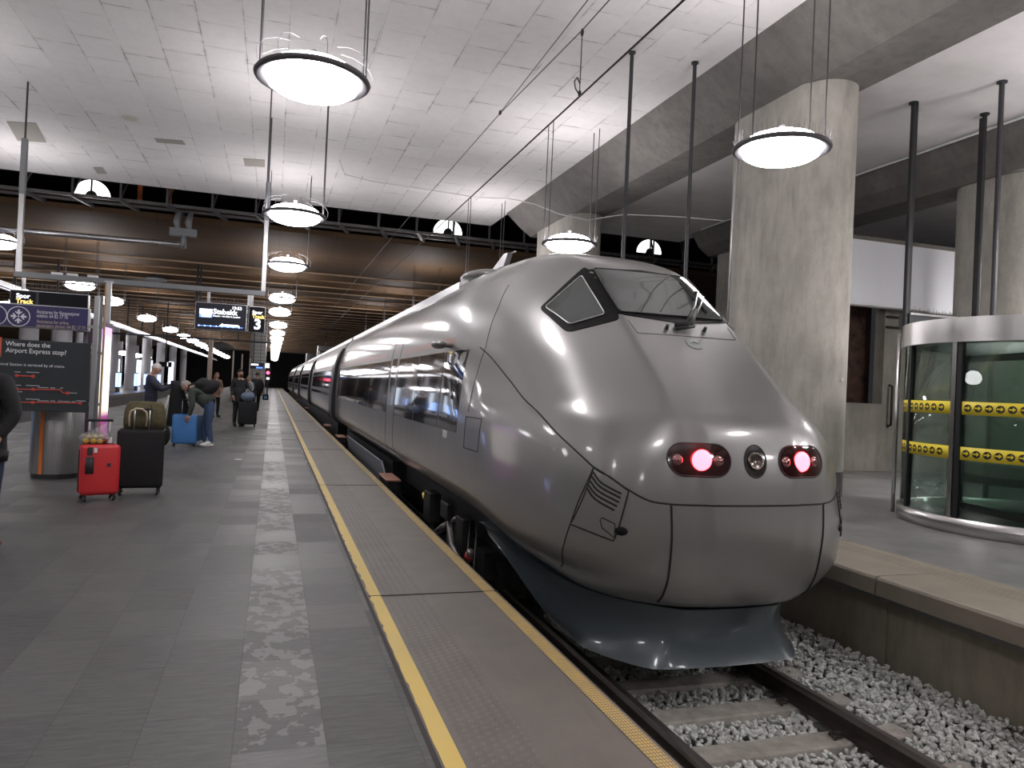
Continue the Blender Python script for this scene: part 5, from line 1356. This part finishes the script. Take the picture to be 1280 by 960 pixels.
# ================================================================ REVOLVING DOOR
def m_glass():
    m=bpy.data.materials.new('door_glass'); m.use_nodes=True; nt=m.node_tree; nt.nodes.clear()
    o=nt.nodes.new('ShaderNodeOutputMaterial'); tr=nt.nodes.new('ShaderNodeBsdfTransparent'); tr.inputs[0].default_value=(.66,.74,.70,1)
    gl=nt.nodes.new('ShaderNodeBsdfGlossy'); gl.inputs['Roughness'].default_value=.02; gl.inputs[0].default_value=(.9,.95,.93,1)
    fr=nt.nodes.new('ShaderNodeFresnel'); fr.inputs[0].default_value=1.5; mx=nt.nodes.new('ShaderNodeMixShader')
    ad=nt.nodes.new('ShaderNodeMath'); ad.operation='MULTIPLY'; ad.inputs[1].default_value=.55
    nt.links.new(fr.outputs[0],ad.inputs[0]); nt.links.new(ad.outputs[0],mx.inputs[0]); nt.links.new(tr.outputs[0],mx.inputs[1]); nt.links.new(gl.outputs[0],mx.inputs[2]); nt.links.new(mx.outputs[0],o.inputs[0]); return m
M['dglass']=m_glass()
DC=Vector((9.9,7.35,0)); DR=1.65
t=thing('revolving_door','large round revolving door with steel rim, green tinted glass and yellow arrow bands','door',tuple(DC))
MB().lathe([(DR-.22,2.42),(DR+.03,2.42),(DR+.03,2.73),(DR-.22,2.73),(DR-.22,2.42)],DC,96).build('header_ring','stainless',t,True); smooth_angle(t.children[-1],40)
MB().lathe([(0,2.66),(DR-.2,2.66),(DR-.2,2.70),(0,2.71)],DC,64).build('canopy',mat('dark_canopy',(.05,.05,.05),.5),t)
MB().lathe([(DR-.08,0),(DR+.02,0),(DR+.02,.19),(DR-.08,.19),(DR-.08,0)],DC,96).build('base_ring','stainless',t,True); smooth_angle(t.children[-1],40)
def arc(a,r=DR-.03): return Vector((DC.x+r*math.cos(math.radians(a)),DC.y+r*math.sin(math.radians(a)),0))
for (a0,a1) in ((120,183),(187,262),(266,300)):
    MB().lathe([(DR-.03,.13),(DR-.02,.13),(DR-.02,2.42),(DR-.03,2.42),(DR-.03,.13)],DC,40,None,math.radians(a0),math.radians(a1)).build('curved_pane','dglass',t,True)
for (a0,a1) in ((-40,60),):
    MB().lathe([(DR-.03,.13),(DR-.02,.13),(DR-.02,2.42),(DR-.03,2.42),(DR-.03,.13)],DC,40,None,math.radians(a0),math.radians(a1)).build('curved_pane','dglass',t,True)
for a,m in ((183.6,'stainless'),(186.2,'black'),(120,'black'),(153,'black'),(264,'stainless'),(60,'black'),(-40,'black')):
    p=arc(a,DR-.025); T=Matrix.Translation(p)@Matrix.Rotation(math.radians(a),4,'Z'); MB().box(-.035,.03,-.03,.03,.1,2.44,T).build('mullion',m,t)
M['ytape']=mat('yellow_tape',(.75,.60,.03),.5)
for z0_,z1_ in ((1.50,1.665),(.93,1.095)):
    for (a0,a1) in ((140,183),(187.5,262)):
        tp_=MB().lathe([(DR-.018,z0_),(DR-.015,z0_),(DR-.015,z1_),(DR-.018,z1_)],DC,48,None,math.radians(a0),math.radians(a1)).build('yellow_band','ytape',t,True)
        b=MB(); st=math.degrees(.125/DR); a=a0+st*.6; zm=(z0_+z1_)/2; rr=.048
        while a<a1-st*.5:
            pts=[]
            for k in range(20):
                if k<=16: ang=-PI/2.6+ (2*PI-PI*.35)*k/16
                vv=[]
            ring_=[(rr*math.cos(2*PI*k/20),rr*math.sin(2*PI*k/20)) for k in range(20)]
            vs=[]
            for (u,w) in ring_:
                an=math.radians(a)+u/DR; vs.append(b.b.verts.new((DC.x+(DR-.013)*math.cos(an),DC.y+(DR-.013)*math.sin(an),zm+w)))
            b._f(vs)
            a+=st
        tt=b.build('black_disc_pattern','black',tp_); tt['kind']='stuff'
        b=MB(); a=a0+st*.6
        while a<a1-st*.5:
            vs=[]
            for (u,w) in ((-.038,-.006),(.004,-.006),(.004,-.026),(.036,.004),(.004,.032),(.004,.012),(-.038,.012)):
                an=math.radians(a)+u/DR; vs.append(b.b.verts.new((DC.x+(DR-.011)*math.cos(an),DC.y+(DR-.011)*math.sin(an),zm+w)))
            b._f(vs); a+=st
        tt=b.build('yellow_arrow_pattern','ytape',tp_); tt['kind']='stuff'
for (x,y) in ((9.3,6.9),(10.4,7.9)):
    MB().lathe([(0,-.02),(.07,-.02),(.09,0),(0,.005)],(x,y,2.655),16).build('canopy_spotlight',mc('lit_spot',(1,1,1)) if False else M['diff'],t,True)
# turning wings inside
MB().tube([(DC.x,DC.y,.02),(DC.x,DC.y,2.66)],.06,12).build('centre_shaft','darksteel',t,True)
for a in (75,255):
    T=Matrix.Translation(DC)@Matrix.Rotation(math.radians(a),4,'Z')
    w=MB().box(.1,DR-.1,-.006,.006,.12,2.35,T).build('wing_pane','dglass',t)
    MB().box(.08,DR-.08,-.025,.025,.03,.13,T).build('wing_rail','darksteel',w); MB().box(.08,DR-.08,-.025,.025,2.3,2.4,T).build('wing_rail','darksteel',w); MB().box(DR-.12,DR-.07,-.025,.025,.03,2.4,T).build('wing_rail','darksteel',w)
MB().lathe([(0,.005),(DR-.09,.005),(DR-.09,.012),(0,.012)],DC,64).build('entrance_mat',mat('dark_entrance_mat',(.05,.055,.052),.8,noise_s=60,noise_a=.4),t)
t=thing('steel_pole','slim vertical stainless pole standing just left of the revolving door','pole',(8.88,8.75,0))
MB().tube([(8.88,8.75,0),(8.88,8.75,2.66)],.028,14).build('tube','stainless',t,True); MB().tube([(8.88,8.75,2.52),(9.0,8.66,2.52)],.014,8).build('top_bracket','stainless',t,True)
# white fascia panel and dark sign beneath it
t=thing('fascia_panel','long blank white panel hung high behind the revolving door','panel',(15,13.9,3.9))
MB().box(12.45,19.6,13.9,14.15,3.9,5.42).build('panel_face',mat('white_gloss_panel',(.82,.83,.88),.4),t); MB().box(12.45,19.6,13.85,13.9,3.86,3.9).build('lower_rail','alu',t)
t=thing('hanging_sign','dark grey blank hanging sign with bird spikes under the white panel','sign',(12.4,11.0,3.1))
a=Y_=gz(1137,395,11.0); c=gz(1225,412,11.0)
MB().box(a.x,c.x,11.0,11.25,3.05,gz(1180,396,11).z).build('housing',mat('slate_grey_box',(.035,.04,.043),.5),t); MB().box(a.x,c.x,10.98,11.0,gz(1180,396,11).z-.02,gz(1180,396,11).z+.02).build('top_rail','alu',t)
spikes(t,a.x,c.x,11.1,gz(1180,396,11).z,22,.14)
for x in (a.x+.03,c.x-.03): MB().box(x-.03,x+.03,11.05,11.15,gz(1180,396,11).z,7.35).build('hanger','black',t)
# exit sign far inside and wall handrail
t=thing('wall_handrail','dark bracketed bar fixed to the concrete end wall left of the door','rail',(14.3,14.1,1.3)); MB().tube([(14.15,14.18,1.1),(14.1,14.05,1.12),(14.1,14.05,2.05),(14.15,14.18,2.08)],.03,8).build('bar','black',t,True)
for z in (3.7,3.45): tag(MB().box(13.97,15.3,14.14,14.2,z,z+.05).build('wall_conduit','black'),'upper dark conduit on the end wall' if z>3.6 else 'lower dark conduit on the end wall','pipe')
tag(MB().box(9.05,9.08,10.08,10.1,1.95,2.0).build('white_marker','wtext'),'tiny white square marker on the concrete pier','marker')
# blue notice seen through the door glass
t=thing('notice_board','blue and white notice on the wall seen through the revolving door glass','sign',(14.8,11,1.2)); MB().box(14.9,15.6,12.5,12.55,1.35,2.3).build('frame','alu',t); MB().box(14.94,15.56,12.49,12.5,1.4,2.25).build('notice',mat('blue_notice',(.06,.09,.2),.4),t); MB().box(14.95,15.0,12.5,12.55,0,1.35).build('leg','alu',t); MB().box(15.5,15.55,12.5,12.55,0,1.35).build('leg','alu',t)
# conduits on the second pier and the right ceiling
wire('pier_conduit','twin grey conduits bending from the ceiling down the rear side of the big pier',[(8.38,12.3,6.4),(8.36,12.35,5.9),(8.36,12.4,5.2),(8.36,12.4,.1)],.018,'alu','pipe')
wire('ceiling_conduit','thin white conduit running along the lower corner of the right concrete beam',[(13.62,-3,7.30),(13.62,10,7.30),(13.62,22,7.30)],.025,'wtext','pipe')
# ================================================================ OPPOSITE PLATFORM AND FAR END
M['pillar']=mat('pale_round_pillar',(.62,.62,.66),.6)
yp=[20,28,36,46,53,60,68,76,85,95,106,118]
for i,y in enumerate(yp):
    o=MB().lathe([(0,0),(.45,0),(.45,5.2),(0,5.2)],(-12.6,y,0),20).build('platform_pillar','pillar'); smooth_angle(o,40); struct(o)
    o=MB().lathe([(0,0),(.4,0),(.4,5.2),(0,5.2)],(-17.5,y+3,0),16).build('platform_pillar','pillar'); smooth_angle(o,40); struct(o)
t=thing('overhead_cable_tray','long lit cable tray running above the far track on the left','tray',(-9.9,80,4.6))
MB().box(-10.1,-9.7,26,142,4.55,4.75).build('tray','alu',t); MB().tube([(-9.6,26,4.45),(-9.6,142,4.45)],.028,8).build('tube_light',mat('tube_light',(1,1,1),.4,emit=.7,ecol=(.9,.92,1)),t)
for y in range(28,142,6): MB().box(-9.95,-9.85,y,y+.06,4.75,6.9).build('tray_hanger','darksteel',t)
M['bluead']=mat('backlit_blue_advert',(.3,.45,1),.4,emit=3.2,ecol=(.28,.45,1)); M['whitead']=mat('backlit_white_advert',(.9,.95,1),.4,emit=1.3,ecol=(.75,.85,1))
for i,(x,y) in enumerate(((-11.3,19),(-11.3,26),(-11.3,33),(-11.2,49),(-11.4,57),(-11.4,64),(-11.4,72),(-12.0,81),(-12.0,90),(-12.2,100))):
    t=thing('lit_advert','backlit blue advert cabinet on the opposite platform','advert',(x,y,0),0,'blue lit adverts on the opposite platform')
    MB().box(x-.1,x+.12,y-.55,y+.55,.35,1.55).build('case','darksteel',t); MB().box(x+.12,x+.13,y-.48,y+.48,.42,1.48).build('lit_panel','bluead',t); MB().box(x-.05,x+.05,y-.5,y+.5,-.0,.35).build('foot','darksteel',t)
    MB().box(x-.08,x+.1,y-.56,y-.55,.42,1.48).build('lit_panel','bluead',t)
for i in range(9):
    x=-21+i*1.15; t=thing('lit_window','tall white lit window strip far behind the opposite platform','window',(x,96,0),0,'white lit windows behind the opposite platform')
    MB().box(x,x+.55,96,96.1,.1,3.1).build('pane','whitead',t); MB().box(x-.06,x+.61,96.1,96.2,0,3.2).build('frame','darksteel',t)
# track number sign on the opposite platform
t=thing('track_sign','small black sign with a white numeral hanging over the opposite platform','sign',(-11.2,60,3)); a=gz(199,452,60); c=gz(214,459,60)
MB().box(a.x,c.x,60,60.2,c.z,a.z).build('housing','sign_black',t); text_mesh('1',(a.z-c.z)*1.05,'numeral','wlit',t,tf(c.x-.35,59.98,c.z+.07),bold=.01); MB().box((a.x+c.x)/2-.04,(a.x+c.x)/2+.04,60.05,60.12,a.z,7.3).build('hanger','darksteel',t)
# tiled block, second departure board, red signal
m=mat('white_glazed_tiles',(.55,.56,.55),.3); q=NT(m); X=q.xyz(); fz=q.m2('FRACT',q.m2('DIVIDE',X[2],.32)); fx=q.m2('FRACT',q.m2('DIVIDE',X[0],.6)); q.put(q.b.inputs['Base Color'],q.mix(q.m2('MAXIMUM',q.m2('LESS_THAN',fz,.14),q.m2('LESS_THAN',fx,.08)),(.5,.5,.49),(.12,.12,.12)))
M['tiles']=m
a=gz(317,443,72); c=gz(332.5,443,72)
o=MB().box(a.x,c.x,72,74.5,0,6.9).build('tiled_stair_block','tiles'); struct(o)
o=MB().box(a.x-.35,a.x,72.2,74.5,0,6.9).build('stair_block_side','concrete'); struct(o)
a=gz(313,453,66); c=gz(329.5,461.5,66)
t=thing('departure_board','small distant departure board in front of the white tiled block','display',((a.x+c.x)/2,66,c.z)); MB().box(a.x,c.x,66,66.2,c.z,a.z).build('housing','screen',t)
w=c.x-a.x;h=a.z-c.z; MB().box(a.x+w*.05,a.x+w*.6,65.98,66,a.z-h*.45,a.z-h*.18).build('lit_text','wlit',t); MB().box(a.x+w*.45,a.x+w*.93,65.98,66,c.z+h*.1,c.z+h*.32).build('lit_text','blit',t); MB().box(a.x+.2,a.x+.26,66.05,66.1,a.z,7.3).build('hanger','darksteel',t)
MB().box(c.x+.12,c.x+.45,66,66.15,c.z+h*.1,a.z).build('track_number_box','wlit',t)
c=gz(335,466,64)
t=thing('signal_lamp','red railway signal light glowing at the far end of the platform','signal',(c.x,64,0)); MB().box(c.x-.22,c.x+.22,64,64.2,c.z-.75,c.z+.4).build('signal_head','black',t); MB().tube([(c.x,64.1,0),(c.x,64.1,c.z-.7)],.06,8).build('mast','darksteel',t)
MB().lathe([(0,-.02),(.13,-.02),(.13,.05),(0,.05)],(c.x,64,c.z),20,Matrix.Rotation(PI/2,3,'X')).build('red_aspect',mat('red_signal_glow',(1,.05,.1),.4,emit=6,ecol=(1,.06,.14)),t); MB().box(c.x-.1,c.x+.12,63.97,64,c.z-.55,c.z-.38).build('white_aspect','wlit',t)
# posts on the far platform, far gantries
for i,(x,y,px_) in enumerate(((262.5,455,38),(291,460,52),(302,462,58),(312,465,69))):
    a=gz(x,y,px_); t=thing('platform_post','tall pale steel post on the left platform','post',(a.x,px_,0),0,'tall pale posts along the left platform'); MB().tube([(a.x,px_,0),(a.x,px_,3.3)],.11 if i==0 else .05,10).build('post',mc('pale_brown_post',(.42,.34,.28),.5),t,True); MB().lathe([(0,0),(.2,0),(.2,.04),(0,.04)],(a.x,px_,0),12).build('base_flange','steelpaint',t)
t=thing('sign_gantry','thin dark crossbar on two hangers far along the left platform','frame',(-7,58,4.2)); MB().box(-14,-.2,58,58.1,4.2,4.32).build('crossbar','darksteel',t); MB().box(-11,-10.92,58.02,58.08,4.3,7.25).build('hanger','darksteel',t); MB().box(-2.6,-2.52,58.02,58.08,4.3,7.25).build('hanger','darksteel',t)
for (x,y,Y_,r,l) in ((195,350,44,.55,'dark round speaker disc hung under the brown vault'),):
    a=gz(x,y,Y_); t=thing('ceiling_speaker',l,'speaker',(a.x,Y_,a.z)); MB().lathe([(0,-.1),(r,0),(r*.8,.12),(0,.16)],(a.x,Y_,a.z),20).build('shell','steelpaint',t,True); MB().tube([(a.x,Y_,a.z+.1),(a.x,Y_,7)],.03,6).build('hanger','wire',t)
a=gz(276,435,56); t=thing('ceiling_speaker','wide grey dome shade hanging far along the platform','speaker',(a.x,56,a.z)); MB().lathe([(1.0,0),(.8,.16),(.4,.38),(.1,.45),(0,.46)],(a.x,56,a.z),24).build('shell','steelpaint',t,True); MB().tube([(a.x,56,a.z+.4),(a.x,56,7)],.03,6).build('hanger','wire',t)
for (x,yt,Y_) in ((248,327,38),(252,330,38)):
    a=gz(x,yt,Y_); c=gz(x,377,Y_); tag(MB().tube([(a.x,Y_,4.2),(a.x,Y_,7.3)],.05,8).build('hanging_rod','black'),'dark hanging rod behind the departure board, '+('left' if x<250 else 'right')+' of a close pair','rod')

SPLIT=('equipment_box','bogie_frame','door_and_hatch_gaps','door_gaps','body_panel_gaps','bonnet_hatch_gap','air_slots','roof_edge_rail','roof_housing','windscreen_cables','stop_names')
for o in list(bpy.data.objects):
    if o.type=='MESH' and o.name.split('.')[0] in SPLIT and not o.get('kind'): split_loose(o)
